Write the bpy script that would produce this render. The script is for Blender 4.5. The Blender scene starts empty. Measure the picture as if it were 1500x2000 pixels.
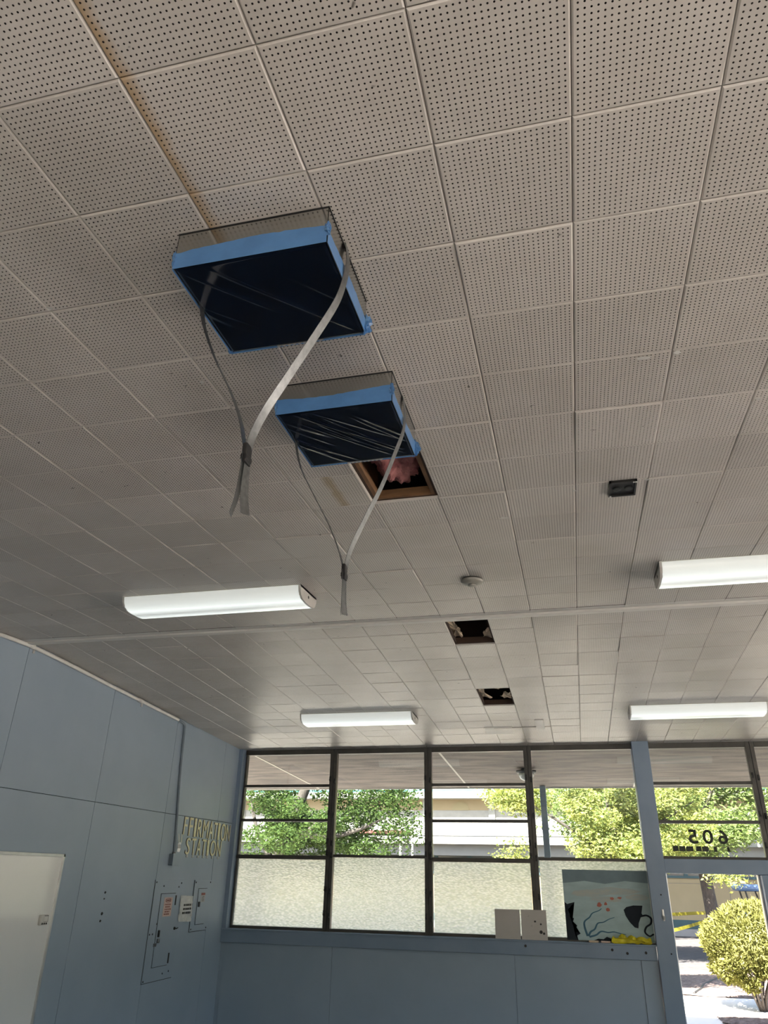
import bpy, bmesh, math, random
from mathutils import Vector, Matrix, Euler
import numpy as np

random.seed(7)
rng = np.random.default_rng(11)
scene = bpy.context.scene
COL = scene.collection
PI = math.pi

# ------------------------------------------------------------------ camera
RZ = 3.53                      # height of the ceiling ridge above the floor
FPX = 1425.14                  # focal length in pixels of the 1500 x 2000 frame
cam_data = bpy.data.cameras.new('camera')
cam = bpy.data.objects.new('camera', cam_data)
COL.objects.link(cam)
cam.location = (0.7886, -4.8700, RZ - 1.6181)
cam.rotation_mode = 'XYZ'
cam.rotation_euler = (2.03179, -0.01849, 0.23785)
cam_data.sensor_fit = 'VERTICAL'
cam_data.sensor_height = 36.0
cam_data.lens = 36.0 * FPX / 2000.0
cam_data.clip_start = 0.02
cam_data.clip_end = 500
scene.camera = cam

# ------------------------------------------------------------------ sky, sun, exposure
SUN = Vector((-0.32, -1.0, 1.18)).normalized()
world = bpy.data.worlds.new('sky')
scene.world = world
world.use_nodes = True
wn = world.node_tree
wn.nodes.clear()
wo = wn.nodes.new('ShaderNodeOutputWorld')
bg = wn.nodes.new('ShaderNodeBackground')
sky = wn.nodes.new('ShaderNodeTexSky')
sky.sky_type = 'NISHITA'
sky.sun_disc = False
sky.sun_elevation = math.asin(SUN.z)
sky.sun_rotation = math.atan2(SUN.x, SUN.y)
sky.air_density = 1.0
sky.dust_density = 1.5
bg.inputs['Strength'].default_value = 0.70
wn.links.new(sky.outputs[0], bg.inputs['Color'])
wn.links.new(bg.outputs[0], wo.inputs['Surface'])
sun_data = bpy.data.lights.new('sun', 'SUN')
sun_data.energy = 65.0
sun_data.angle = 0.0093
sun_data.color = (1.0, 0.95, 0.87)
sun = bpy.data.objects.new('sun', sun_data)
COL.objects.link(sun)
sun.rotation_euler = (-SUN).to_track_quat('-Z', 'Y').to_euler()
sun.location = (20, -30, 30)

scene.view_settings.view_transform = 'Standard'
scene.view_settings.look = 'None'
scene.view_settings.gamma = 1.0
scene.view_settings.use_curve_mapping = False
scene.view_settings.exposure = 0.0
scene.cycles.max_bounces = 8
scene.cycles.diffuse_bounces = 5
scene.cycles.glossy_bounces = 4
scene.cycles.transmission_bounces = 6
scene.cycles.transparent_max_bounces = 10
scene.cycles.use_adaptive_sampling = True
scene.cycles.adaptive_threshold = 0.045
scene.cycles.use_denoising = True
scene.cycles.sample_clamp_indirect = 12.0
scene.cycles.caustics_reflective = False
scene.cycles.caustics_refractive = False

# ------------------------------------------------------------------ materials
MATS = {}

def new_mat(name):
    m = bpy.data.materials.new(name)
    m.use_nodes = True
    nt = m.node_tree
    nt.nodes.clear()
    out = nt.nodes.new('ShaderNodeOutputMaterial')
    MATS[name] = m
    return m, nt, out

def nd(nt, t, **kw):
    n = nt.nodes.new(t)
    for k, v in kw.items():
        if k in n.inputs.keys() if isinstance(k, str) else False:
            n.inputs[k].default_value = v
        else:
            setattr(n, k, v)
    return n

def c4(c):
    return (c[0], c[1], c[2], 1.0)

def sock(nt, v, inp):
    if hasattr(v, 'is_linked') or hasattr(v, 'node'):
        nt.links.new(v, inp)
    else:
        inp.default_value = v

def noise(nt, scale, detail=3.0, coord='Object', stretch=None, rough=0.55):
    tc = nt.nodes.new('ShaderNodeTexCoord')
    src = tc.outputs[coord]
    if stretch:
        mp = nt.nodes.new('ShaderNodeMapping')
        mp.inputs['Scale'].default_value = stretch
        nt.links.new(src, mp.inputs['Vector'])
        src = mp.outputs[0]
    n = nt.nodes.new('ShaderNodeTexNoise')
    n.inputs['Scale'].default_value = scale
    n.inputs['Detail'].default_value = detail
    n.inputs['Roughness'].default_value = rough
    nt.links.new(src, n.inputs['Vector'])
    return n.outputs['Fac']

def mixc(nt, fac, a, b, blend='MIX'):
    n = nt.nodes.new('ShaderNodeMix')
    n.data_type = 'RGBA'
    n.blend_type = blend
    for v, i in ((fac, n.inputs['Factor']), (a, n.inputs['A']), (b, n.inputs['B'])):
        pass
    ins = [i for i in n.inputs]
    fi = [i for i in ins if i.name == 'Factor' and i.type == 'VALUE'][0]
    ai = [i for i in ins if i.name == 'A' and i.type == 'RGBA'][0]
    bi = [i for i in ins if i.name == 'B' and i.type == 'RGBA'][0]
    for v, i in ((fac, fi), (a, ai), (b, bi)):
        if hasattr(v, 'links'):
            nt.links.new(v, i)
        elif i.type == 'RGBA':
            i.default_value = c4(v)
        else:
            i.default_value = v
    return [o for o in n.outputs if o.type == 'RGBA'][0]

def ramp(nt, fac, lo, hi):
    n = nt.nodes.new('ShaderNodeMapRange')
    n.inputs['From Min'].default_value = lo
    n.inputs['From Max'].default_value = hi
    nt.links.new(fac, n.inputs['Value'])
    return n.outputs[0]

def math_n(nt, op, a, b=None, c=None):
    n = nt.nodes.new('ShaderNodeMath')
    n.operation = op
    for i, v in enumerate((a, b, c)):
        if v is None:
            continue
        if hasattr(v, 'links'):
            nt.links.new(v, n.inputs[i])
        else:
            n.inputs[i].default_value = v
    return n.outputs[0]

def bump(nt, h, strength=0.3, dist=0.01):
    n = nt.nodes.new('ShaderNodeBump')
    n.inputs['Strength'].default_value = strength
    n.inputs['Distance'].default_value = dist
    nt.links.new(h, n.inputs['Height'])
    return n.outputs[0]

def pmat(name, a, b=None, scale=6.0, rough=0.5, metal=0.0, bstr=0.0, bscale=40.0, bdist=0.004,
         stretch=None, lo=0.35, hi=0.65, coat=0.0, spec=0.5, emit=None, estr=0.0, detail=3.0, trans=0.0):
    m, nt, out = new_mat(name)
    p = nt.nodes.new('ShaderNodeBsdfPrincipled')
    if b is None:
        b = tuple(x * 0.86 for x in a)
    f = ramp(nt, noise(nt, scale, detail, stretch=stretch), lo, hi)
    nt.links.new(mixc(nt, f, a, b), p.inputs['Base Color'])
    p.inputs['Roughness'].default_value = rough
    p.inputs['Metallic'].default_value = metal
    p.inputs['Coat Weight'].default_value = coat
    p.inputs['Coat Roughness'].default_value = 0.08
    p.inputs['Specular IOR Level'].default_value = spec
    if emit:
        p.inputs['Emission Color'].default_value = c4(emit)
        p.inputs['Emission Strength'].default_value = estr
    if bstr:
        nt.links.new(bump(nt, noise(nt, bscale, 3, stretch=stretch), bstr, bdist), p.inputs['Normal'])
    nt.links.new(p.outputs[0], out.inputs['Surface'])
    return m

def tile_mat(name, dots=False, stain=None, ripple=0.15):
    m, nt, out = new_mat(name)
    p = nt.nodes.new('ShaderNodeBsdfPrincipled')
    p.inputs['Roughness'].default_value = 0.41
    p.inputs['Specular IOR Level'].default_value = 0.5
    oi = nt.nodes.new('ShaderNodeObjectInfo')
    geo = nt.nodes.new('ShaderNodeNewGeometry')
    rnd = geo.outputs['Random Per Island'] if dots == 'joined' else oi.outputs['Random']
    col = mixc(nt, rnd, (0.66, 0.62, 0.575), (0.58, 0.545, 0.505))
    tcn = nt.nodes.new('ShaderNodeNewGeometry')
    n1 = nt.nodes.new('ShaderNodeTexNoise')
    n1.inputs['Scale'].default_value = 3.1
    n1.inputs['Detail'].default_value = 4
    nt.links.new(tcn.outputs['Position'], n1.inputs['Vector'])
    col = mixc(nt, ramp(nt, n1.outputs['Fac'], 0.35, 0.7), col, mixc(nt, 1.0, col, (0.90, 0.89, 0.87), 'MULTIPLY'))
    # flecks of dirt
    n2 = nt.nodes.new('ShaderNodeTexNoise')
    n2.inputs['Scale'].default_value = 26.0
    n2.inputs['Detail'].default_value = 2
    nt.links.new(tcn.outputs['Position'], n2.inputs['Vector'])
    col = mixc(nt, ramp(nt, n2.outputs['Fac'], 0.745, 0.79), col, (0.10, 0.085, 0.07))
    uv = nt.nodes.new('ShaderNodeUVMap')
    uv.uv_map = 'UVMap'
    sep = nt.nodes.new('ShaderNodeSeparateXYZ')
    nt.links.new(uv.outputs[0], sep.inputs[0])
    if stain:
        ax, pos, wid, scol = stain
        d = math_n(nt, 'ABSOLUTE', math_n(nt, 'SUBTRACT', sep.outputs[ax], pos))
        n3 = nt.nodes.new('ShaderNodeTexNoise')
        n3.inputs['Scale'].default_value = 14
        nt.links.new(uv.outputs[0], n3.inputs['Vector'])
        d = math_n(nt, 'ADD', d, math_n(nt, 'MULTIPLY', math_n(nt, 'SUBTRACT', n3.outputs['Fac'], 0.5), wid * 1.1))
        f = ramp(nt, d, wid, wid * 0.25)
        col = mixc(nt, math_n(nt, 'MULTIPLY', f, 0.75), col, scol)
    if dots:  # dark dots paint the shade inside holes that are not cut
        P = 0.0127
        fx = math_n(nt, 'SUBTRACT', math_n(nt, 'FRACT', math_n(nt, 'ADD', math_n(nt, 'DIVIDE', sep.outputs[0], P), 100.5)), 0.5)
        fy = math_n(nt, 'SUBTRACT', math_n(nt, 'FRACT', math_n(nt, 'ADD', math_n(nt, 'DIVIDE', sep.outputs[1], P), 100.5)), 0.5)
        r2 = math_n(nt, 'ADD', math_n(nt, 'MULTIPLY', fx, fx), math_n(nt, 'MULTIPLY', fy, fy))
        inside = math_n(nt, 'LESS_THAN', r2, 0.19 ** 2)
        inside = math_n(nt, 'MULTIPLY', inside, math_n(nt, 'LESS_THAN', math_n(nt, 'ABSOLUTE', sep.outputs[0]), 0.145))
        inside = math_n(nt, 'MULTIPLY', inside, math_n(nt, 'LESS_THAN', math_n(nt, 'ABSOLUTE', sep.outputs[1]), 0.145))
        col = mixc(nt, inside, col, (0.035, 0.028, 0.022))
    nt.links.new(col, p.inputs['Base Color'])
    n4 = nt.nodes.new('ShaderNodeTexNoise')
    n4.inputs['Scale'].default_value = 1.0
    n4.inputs['Detail'].default_value = 3
    mp = nt.nodes.new('ShaderNodeMapping')
    mp.inputs['Scale'].default_value = (9, 34, 20)
    nt.links.new(tcn.outputs['Position'], mp.inputs['Vector'])
    nt.links.new(mp.outputs[0], n4.inputs['Vector'])
    nt.links.new(bump(nt, n4.outputs['Fac'], ripple, 0.004), p.inputs['Normal'])
    nt.links.new(p.outputs[0], out.inputs['Surface'])
    return m

tile_mat('tile_near', ripple=0.18)
tile_mat('tile_far', dots='object', ripple=0.48)
tile_mat('tile_joined', dots='joined', ripple=0.48)
tile_mat('tile_stain_left', stain=(0, -0.15, 0.035, (0.42, 0.27, 0.12)), ripple=0.18)
tile_mat('tile_stain_stripe', dots='object', stain=(0, 0.015, 0.030, (0.40, 0.29, 0.15)), ripple=0.3)
pmat('tile_core', (0.030, 0.024, 0.018), rough=0.9)  # brown fibre inside the holes, darkened further to deepen their shade
pmat('wall_blue', (0.345, 0.425, 0.51), (0.32, 0.40, 0.485), 2.2, rough=0.42, bstr=0.05, bscale=14, bdist=0.003)
pmat('trim_blue', (0.25, 0.325, 0.42), (0.22, 0.295, 0.39), 3.0, rough=0.40, bstr=0.04, bscale=20)
pmat('wall_plain', (0.46, 0.45, 0.42), rough=0.6)
pmat('floor_vinyl', (0.23, 0.21, 0.19), (0.19, 0.175, 0.16), 2.0, rough=0.35)
pmat('batten_paint', (0.74, 0.72, 0.68), (0.70, 0.68, 0.64), 3.0, rough=0.5)
pmat('bronze_frame', (0.100, 0.094, 0.083), (0.070, 0.066, 0.058), 5.0, rough=0.45, metal=0.35)
pmat('dark_hardware', (0.018, 0.017, 0.016), rough=0.5)
pmat('galvanised', (0.25, 0.26, 0.26), (0.19, 0.195, 0.20), 60.0, rough=0.34, metal=0.9)
pmat('conduit_white', (0.84, 0.82, 0.77), rough=0.4)
pmat('case_metal', (0.58, 0.575, 0.55), (0.52, 0.515, 0.49), 4.0, rough=0.20, metal=1.0)
pmat('black_tape', (0.012, 0.012, 0.013), rough=0.45)
pmat('film_navy', (0.0022, 0.0065, 0.018), (0.0012, 0.0035, 0.010), 9.0, rough=0.17, coat=0.15, spec=0.4)
pmat('tape_blue', (0.10, 0.255, 0.53), (0.085, 0.22, 0.47), 18.0, rough=0.33, bstr=0.2, bscale=30, bdist=0.004, coat=0.2)
pmat('tape_crumple', (0.05, 0.16, 0.38), (0.10, 0.22, 0.40), 40.0, rough=0.3, coat=0.3)
pmat('lamp_steel', (0.66, 0.64, 0.60), rough=0.45)
pmat('detector_beige', (0.34, 0.33, 0.29), rough=0.4)
pmat('plastic_white', (0.70, 0.69, 0.65), rough=0.45)
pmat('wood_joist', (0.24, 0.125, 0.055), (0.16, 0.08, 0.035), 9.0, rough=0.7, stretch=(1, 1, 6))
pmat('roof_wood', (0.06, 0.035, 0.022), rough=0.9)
pmat('insulation_pink', (0.46, 0.19, 0.18), (0.28, 0.09, 0.09), 14.0, rough=0.95, bstr=0.8, bscale=60, bdist=0.01)
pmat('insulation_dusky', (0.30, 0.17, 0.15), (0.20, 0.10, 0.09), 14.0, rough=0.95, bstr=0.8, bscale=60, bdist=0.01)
pmat('torn_paper', (0.62, 0.50, 0.36), (0.50, 0.38, 0.26), 20.0, rough=0.85, bstr=0.3, bscale=90)
pmat('whiteboard', (0.90, 0.91, 0.89), (0.87, 0.88, 0.86), 1.2, rough=0.08, spec=1.0, coat=1.0, bstr=0.015, bscale=1.6, bdist=0.05)
pmat('aluminium', (0.62, 0.62, 0.60), rough=0.33, metal=0.6)
pmat('grey_plastic', (0.42, 0.43, 0.42), rough=0.4)
pmat('paper_white', (0.66, 0.67, 0.65), (0.56, 0.58, 0.58), 9.0, rough=0.25, bstr=0.5, bscale=18, bdist=0.01, coat=0.4)
pmat('paper_pink', (0.66, 0.50, 0.44), (0.62, 0.46, 0.40), 30.0, rough=0.5)
pmat('ink_red', (0.30, 0.10, 0.08), rough=0.6)
pmat('ink_black', (0.016, 0.016, 0.017), rough=0.6)
pmat('letter_cream', (0.80, 0.77, 0.56), (0.68, 0.63, 0.42), 30.0, rough=0.3, coat=0.4)
pmat('letter_outline', (0.09, 0.08, 0.075), rough=0.6)
pmat('canvas_sea', (0.46, 0.60, 0.60), (0.40, 0.52, 0.52), 5.0, rough=0.8, stretch=(1, 1, 3))
pmat('paint_cloud', (0.50, 0.52, 0.46), (0.42, 0.50, 0.50), 9.0, rough=0.8, stretch=(1, 1, 4))
pmat('paint_dusk', (0.22, 0.30, 0.33), rough=0.8)
pmat('paint_navy', (0.012, 0.018, 0.026), rough=0.8)
pmat('paint_weed', (0.07, 0.17, 0.24), rough=0.8)
pmat('paint_coral', (0.55, 0.18, 0.13), rough=0.8)
pmat('yellow_plastic', (0.72, 0.62, 0.02), (0.60, 0.50, 0.02), 30.0, rough=0.4)
pmat('caution_yellow', (0.13, 0.12, 0.008), rough=0.4)
pmat('soffit_ply', (0.195, 0.152, 0.123), (0.095, 0.073, 0.060), 1.0, rough=0.8, stretch=(1.6, 7.0, 1), lo=0.40, hi=0.60, detail=5, bstr=0.1)
pmat('seam_pale', (0.62, 0.56, 0.48), rough=0.7)
pmat('fascia', (0.42, 0.39, 0.35), rough=0.7)
pmat('steel_blue_grey', (0.20, 0.25, 0.29), (0.17, 0.21, 0.25), 6.0, rough=0.5)
pmat('lantern_dark', (0.016, 0.018, 0.018), rough=0.5)
pmat('lantern_glass', (0.40, 0.42, 0.40), rough=0.25)
pmat('concrete', (0.77, 0.69, 0.62), (0.71, 0.635, 0.57), 1.3, rough=0.9, bstr=0.2, bscale=30)
pmat('rear_paving', (0.46, 0.43, 0.40), rough=0.9)
pmat('concrete_seam', (0.28, 0.25, 0.23), rough=0.9)
pmat('mulch', (0.20, 0.145, 0.12), (0.085, 0.055, 0.042), 16.0, rough=0.95, bstr=0.9, bscale=26, bdist=0.03)
pmat('dirt', (0.055, 0.049, 0.047), (0.036, 0.032, 0.031), 6.0, rough=0.95, bstr=0.6, bscale=18, bdist=0.02)
pmat('bark', (0.060, 0.050, 0.043), (0.035, 0.029, 0.025), 14.0, rough=0.9, stretch=(3, 3, 0.6), bstr=0.8, bscale=20, bdist=0.03)
pmat('cream_stucco', (0.26, 0.21, 0.125), (0.235, 0.19, 0.112), 0.8, rough=0.9)
pmat('cream_stucco_upper', (0.27, 0.205, 0.125), (0.25, 0.19, 0.115), 0.8, rough=0.9)
pmat('teal_paint', (0.022, 0.055, 0.062), (0.020, 0.048, 0.054), 2.0, rough=0.6)
pmat('roof_teal', (0.05, 0.19, 0.22), rough=0.5)
pmat('white_paint', (0.26, 0.25, 0.235), rough=0.7)
pmat('grey_band', (0.22, 0.21, 0.205), (0.19, 0.18, 0.175), 1.5, rough=0.7)
pmat('far_glass', (0.05, 0.055, 0.06), rough=0.15)
pmat('far_window', (0.22, 0.205, 0.195), rough=0.3)
pmat('red_paint', (0.16, 0.045, 0.035), rough=0.6)
pmat('cart_blue', (0.075, 0.13, 0.25), (0.09, 0.15, 0.27), 5.0, rough=0.5)
pmat('cart_seat', (0.03, 0.05, 0.12), rough=0.5)
pmat('cart_black', (0.015, 0.015, 0.016), rough=0.5)

def leaf_mat(name, a, b, tr=0.45):
    m, nt, out = new_mat(name)
    geo = nt.nodes.new('ShaderNodeNewGeometry')
    col = mixc(nt, geo.outputs['Random Per Island'], a, b)
    d = nt.nodes.new('ShaderNodeBsdfDiffuse')
    t = nt.nodes.new('ShaderNodeBsdfTranslucent')
    nt.links.new(col, d.inputs['Color'])
    nt.links.new(mixc(nt, 1.0, col, (1.0, 1.0, 0.6), 'MULTIPLY'), t.inputs['Color'])
    mx = nt.nodes.new('ShaderNodeMixShader')
    mx.inputs[0].default_value = tr
    nt.links.new(d.outputs[0], mx.inputs[1])
    nt.links.new(t.outputs[0], mx.inputs[2])
    nt.links.new(mx.outputs[0], out.inputs['Surface'])
    return m

leaf_mat('leaf_green', (0.034, 0.060, 0.021), (0.080, 0.118, 0.038))
leaf_mat('leaf_lime', (0.13, 0.175, 0.065), (0.36, 0.365, 0.12))
leaf_mat('leaf_mix', (0.125, 0.18, 0.068), (0.27, 0.33, 0.125))
leaf_mat('leaf_shrub', (0.085, 0.092, 0.022), (0.23, 0.225, 0.078), 0.25)

def glass_mat(name, tint=(0.90, 0.93, 0.91)):
    m, nt, out = new_mat(name)
    t = nt.nodes.new('ShaderNodeBsdfTransparent')
    t.inputs['Color'].default_value = c4(tint)
    g = nt.nodes.new('ShaderNodeBsdfGlossy')
    g.inputs['Roughness'].default_value = 0.0
    g.inputs['Color'].default_value = (0.95, 0.97, 0.96, 1)
    fr = nt.nodes.new('ShaderNodeFresnel')
    fr.inputs['IOR'].default_value = 1.5
    mx = nt.nodes.new('ShaderNodeMixShader')
    nt.links.new(fr.outputs[0], mx.inputs[0])
    nt.links.new(t.outputs[0], mx.inputs[1])
    nt.links.new(g.outputs[0], mx.inputs[2])
    nt.links.new(mx.outputs[0], out.inputs['Surface'])
    return m

glass_mat('glass_clear')

def frosted_mat(name, sc, angle):
    m, nt, out = new_mat(name)
    tc = nt.nodes.new('ShaderNodeTexCoord')
    mp = nt.nodes.new('ShaderNodeMapping')
    mp.inputs['Rotation'].default_value = (0, angle, 0)
    mp.inputs['Scale'].default_value = (0.7, 1, 1.5)
    nt.links.new(tc.outputs['Object'], mp.inputs['Vector'])
    v = nt.nodes.new('ShaderNodeTexVoronoi')
    v.feature = 'SMOOTH_F1'
    v.inputs['Scale'].default_value = sc
    nt.links.new(mp.outputs[0], v.inputs['Vector'])
    h = v.outputs['Distance']
    bn = bump(nt, h, 0.6, 0.012)
    tr = nt.nodes.new('ShaderNodeBsdfTranslucent')
    nt.links.new(mixc(nt, ramp(nt, h, 0.15, 0.62), (0.98, 0.98, 0.94), (0.60, 0.64, 0.58)), tr.inputs['Color'])
    nt.links.new(bn, tr.inputs['Normal'])
    rf = nt.nodes.new('ShaderNodeBsdfRefraction')
    rf.inputs['IOR'].default_value = 1.12
    rf.inputs['Roughness'].default_value = 0.55
    rf.inputs['Color'].default_value = (0.84, 0.92, 0.90, 1)
    nt.links.new(bn, rf.inputs['Normal'])
    mx = nt.nodes.new('ShaderNodeMixShader')
    mx.inputs[0].default_value = 0.20
    nt.links.new(tr.outputs[0], mx.inputs[1])
    nt.links.new(rf.outputs[0], mx.inputs[2])
    gl = nt.nodes.new('ShaderNodeBsdfGlossy')
    gl.inputs['Roughness'].default_value = 0.15
    nt.links.new(bn, gl.inputs['Normal'])
    fr = nt.nodes.new('ShaderNodeFresnel')
    fr.inputs['IOR'].default_value = 1.45
    mx2 = nt.nodes.new('ShaderNodeMixShader')
    nt.links.new(fr.outputs[0], mx2.inputs[0])
    nt.links.new(mx.outputs[0], mx2.inputs[1])
    nt.links.new(gl.outputs[0], mx2.inputs[2])
    nt.links.new(mx2.outputs[0], out.inputs['Surface'])
    return m

frosted_mat('glass_ripple', 46.0, 0.35)
frosted_mat('glass_hammer', 56.0, 0.9)

def lens_mat():
    m, nt, out = new_mat('lamp_lens')
    p = nt.nodes.new('ShaderNodeBsdfPrincipled')
    p.inputs['Base Color'].default_value = (0.75, 0.75, 0.70, 1)
    p.inputs['Roughness'].default_value = 0.25
    tc = nt.nodes.new('ShaderNodeTexCoord')
    sep = nt.nodes.new('ShaderNodeSeparateXYZ')
    nt.links.new(tc.outputs['Object'], sep.inputs[0])
    ay = math_n(nt, 'ABSOLUTE', math_n(nt, 'SUBTRACT', math_n(nt, 'ABSOLUTE', sep.outputs[1]), 0.075))
    f = ramp(nt, ay, 0.075, 0.0)
    p.inputs['Emission Color'].default_value = (0.93, 1.0, 0.97, 1)
    nt.links.new(math_n(nt, 'ADD', math_n(nt, 'MULTIPLY', f, 0.55), LENS_E), p.inputs['Emission Strength'])
    nt.links.new(p.outputs[0], out.inputs['Surface'])

LENS_E = 0.40
lens_mat()

# ------------------------------------------------------------------ mesh helpers
def tag(o, label=None, cat=None, group=None, kind=None):
    if label: o['label'] = label
    if cat: o['category'] = cat
    if group: o['group'] = group
    if kind: o['kind'] = kind
    return o

def empty(name, loc=(0, 0, 0), parent=None):
    o = bpy.data.objects.new(name, None)
    o.empty_display_size = 0.1
    COL.objects.link(o)
    if parent is not None:
        o.parent = parent
        o.location = Vector(loc) - Vector(ORG[parent.name])
    else:
        o.location = loc
    ORG[o.name] = tuple(loc)
    return o

ORG = {}

class MB:
    """collects world-space geometry, then links it as ONE mesh object"""
    def __init__(s):
        s.v = []; s.f = []; s.m = []; s.cur = 0; s.sm = []
        s.smooth = False
    def add(s, vs, fs):
        b = len(s.v)
        s.v += [tuple(v) for v in vs]
        for f in fs:
            s.f.append([i + b for i in f]); s.m.append(s.cur); s.sm.append(s.smooth)
        return s
    def box(s, x0, x1, y0, y1, z0, z1):
        vs = [(x0, y0, z0), (x1, y0, z0), (x1, y1, z0), (x0, y1, z0), (x0, y0, z1), (x1, y0, z1), (x1, y1, z1), (x0, y1, z1)]
        return s.add(vs, [(0, 3, 2, 1), (4, 5, 6, 7), (0, 1, 5, 4), (1, 2, 6, 5), (2, 3, 7, 6), (3, 0, 4, 7)])
    def bevbox(s, x0, x1, y0, y1, z0, z1, b):
        bm = bmesh.new()
        bmesh.ops.create_cube(bm, size=1.0)
        for v in bm.verts:
            v.co = Vector(((x0 + x1) / 2 + v.co.x * (x1 - x0), (y0 + y1) / 2 + v.co.y * (y1 - y0), (z0 + z1) / 2 + v.co.z * (z1 - z0)))
        bmesh.ops.bevel(bm, geom=bm.edges[:], offset=b, segments=2, affect='EDGES', profile=0.5)
        bm.verts.index_update()
        s.add([v.co[:] for v in bm.verts], [[v.index for v in f.verts] for f in bm.faces])
        bm.free()
        return s
    def obox(s, c, ax, ay, az):
        """oriented box: centre and three half-axis vectors"""
        c, ax, ay, az = Vector(c), Vector(ax), Vector(ay), Vector(az)
        vs = [c + ax * i + ay * j + az * k for k in (-1, 1) for i, j in ((-1, -1), (1, -1), (1, 1), (-1, 1))]
        return s.add(vs, [(0, 3, 2, 1), (4, 5, 6, 7), (0, 1, 5, 4), (1, 2, 6, 5), (2, 3, 7, 6), (3, 0, 4, 7)])
    def tube(s, pts, r, n=10, caps=True):
        pts = [Vector(p) for p in pts]
        rs = r if isinstance(r, (list, tuple)) else [r] * len(pts)
        vs = []; fs = []
        up = None
        for i, p in enumerate(pts):
            d = (pts[min(i + 1, len(pts) - 1)] - pts[max(i - 1, 0)]).normalized()
            if up is None:
                up = Vector((0, 0, 1)) if abs(d.z) < 0.9 else Vector((1, 0, 0))
            a = d.cross(up).normalized(); b2 = a.cross(d).normalized(); up = b2
            for k in range(n):
                t = 2 * PI * k / n
                vs.append(p + (a * math.cos(t) + b2 * math.sin(t)) * rs[i])
        for i in range(len(pts) - 1):
            for k in range(n):
                fs.append((i * n + k, i * n + (k + 1) % n, (i + 1) * n + (k + 1) % n, (i + 1) * n + k))
        if caps:
            fs.append(tuple(range(n))); fs.append(tuple(range((len(pts) - 1) * n + n - 1, (len(pts) - 1) * n - 1, -1)))
        return s.add(vs, fs)
    def lathe(s, c, axis, prof, n=24):
        """prof: list of (radius, height along axis)"""
        axis = Vector(axis).normalized(); c = Vector(c)
        ref = Vector((1, 0, 0)) if abs(axis.x) < 0.9 else Vector((0, 1, 0))
        a = axis.cross(ref).normalized(); b2 = axis.cross(a)
        vs = []; fs = []
        for (r, h) in prof:
            for k in range(n):
                t = 2 * PI * k / n
                vs.append(c + axis * h + (a * math.cos(t) + b2 * math.sin(t)) * max(r, 1e-5))
        for i in range(len(prof) - 1):
            for k in range(n):
                fs.append((i * n + k, i * n + (k + 1) % n, (i + 1) * n + (k + 1) % n, (i + 1) * n + k))
        fs.append(tuple(range(n - 1, -1, -1)))
        fs.append(tuple(range((len(prof) - 1) * n, len(prof) * n)))
        return s.add(vs, fs)
    def prism(s, poly, ext):
        """poly: list of 3D points (planar), extruded by the vector ext"""
        n = len(poly); e = Vector(ext)
        vs = [Vector(p) for p in poly] + [Vector(p) + e for p in poly]
        fs = [tuple(range(n - 1, -1, -1)), tuple(range(n, 2 * n))] + [(i, (i + 1) % n, n + (i + 1) % n, n + i) for i in range(n)]
        return s.add(vs, fs)
    def build(s, name, mat, parent=None, origin=None, fix=True):
        me = bpy.data.meshes.new(name)
        if origin is None:
            origin = ORG[parent.name] if parent is not None else (0, 0, 0)
        o3 = np.array(origin)
        me.from_pydata((np.array(s.v) - o3).tolist(), [], s.f)
        mats = mat if isinstance(mat, (list, tuple)) else [mat]
        for mm in mats:
            me.materials.append(MATS[mm])
        me.polygons.foreach_set('material_index', s.m)
        me.polygons.foreach_set('use_smooth', s.sm)
        me.update()
        if fix:
            bm = bmesh.new(); bm.from_mesh(me)
            bmesh.ops.recalc_face_normals(bm, faces=bm.faces[:])
            bm.to_mesh(me); bm.free()
        o = bpy.data.objects.new(name, me)
        COL.objects.link(o)
        if parent is not None:
            o.parent = parent
            po = ORG[parent.name]
            o.location = Vector(origin) - Vector(po)
        else:
            o.location = origin
        ORG[o.name] = tuple(origin)
        return o

def box_obj(name, mat, b, parent=None, origin=None, bev=0.0):
    m = MB()
    if bev: m.bevbox(*b, bev)
    else: m.box(*b)
    return m.build(name, mat, parent, origin)

def catmull(pts, n=8):
    P = [Vector(p) for p in pts]
    P = [P[0] * 2 - P[1]] + P + [P[-1] * 2 - P[-2]]
    out = []
    for i in range(1, len(P) - 2):
        for k in range(n):
            t = k / n
            a, b, c, d = P[i - 1], P[i], P[i + 1], P[i + 2]
            out.append(0.5 * ((2 * b) + (c - a) * t + (2 * a - 5 * b + 4 * c - d) * t * t + (3 * b - a - 3 * c + d) * t ** 3))
    out.append(P[-2])
    return out

def struct(o, label, cat):
    return tag(o, label, cat, kind='structure')

def text_mesh(body, height, width=None, extrude=0.002, bold=0.0):
    """verts (x, y, z) and faces of built-in lettering, scaled to height (and width), centred"""
    cu = bpy.data.curves.new('t', 'FONT')
    cu.body = body
    cu.extrude = 0.02
    cu.offset = bold
    ob = bpy.data.objects.new('t', cu)
    COL.objects.link(ob)
    dg = bpy.context.evaluated_depsgraph_get()
    me = bpy.data.meshes.new_from_object(ob.evaluated_get(dg))
    v = np.array([p.co[:] for p in me.vertices]); f = [list(p.vertices) for p in me.polygons]
    bpy.data.objects.remove(ob); bpy.data.meshes.remove(me); bpy.data.curves.remove(cu)
    lo, hi = v.min(0), v.max(0)
    v = (v - (lo + hi) / 2)
    sy = height / (hi[1] - lo[1]); sx = sy if width is None else width / (hi[0] - lo[0])
    v[:, 0] *= sx; v[:, 1] *= sy; v[:, 2] *= extrude / 0.04
    return v, f

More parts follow.
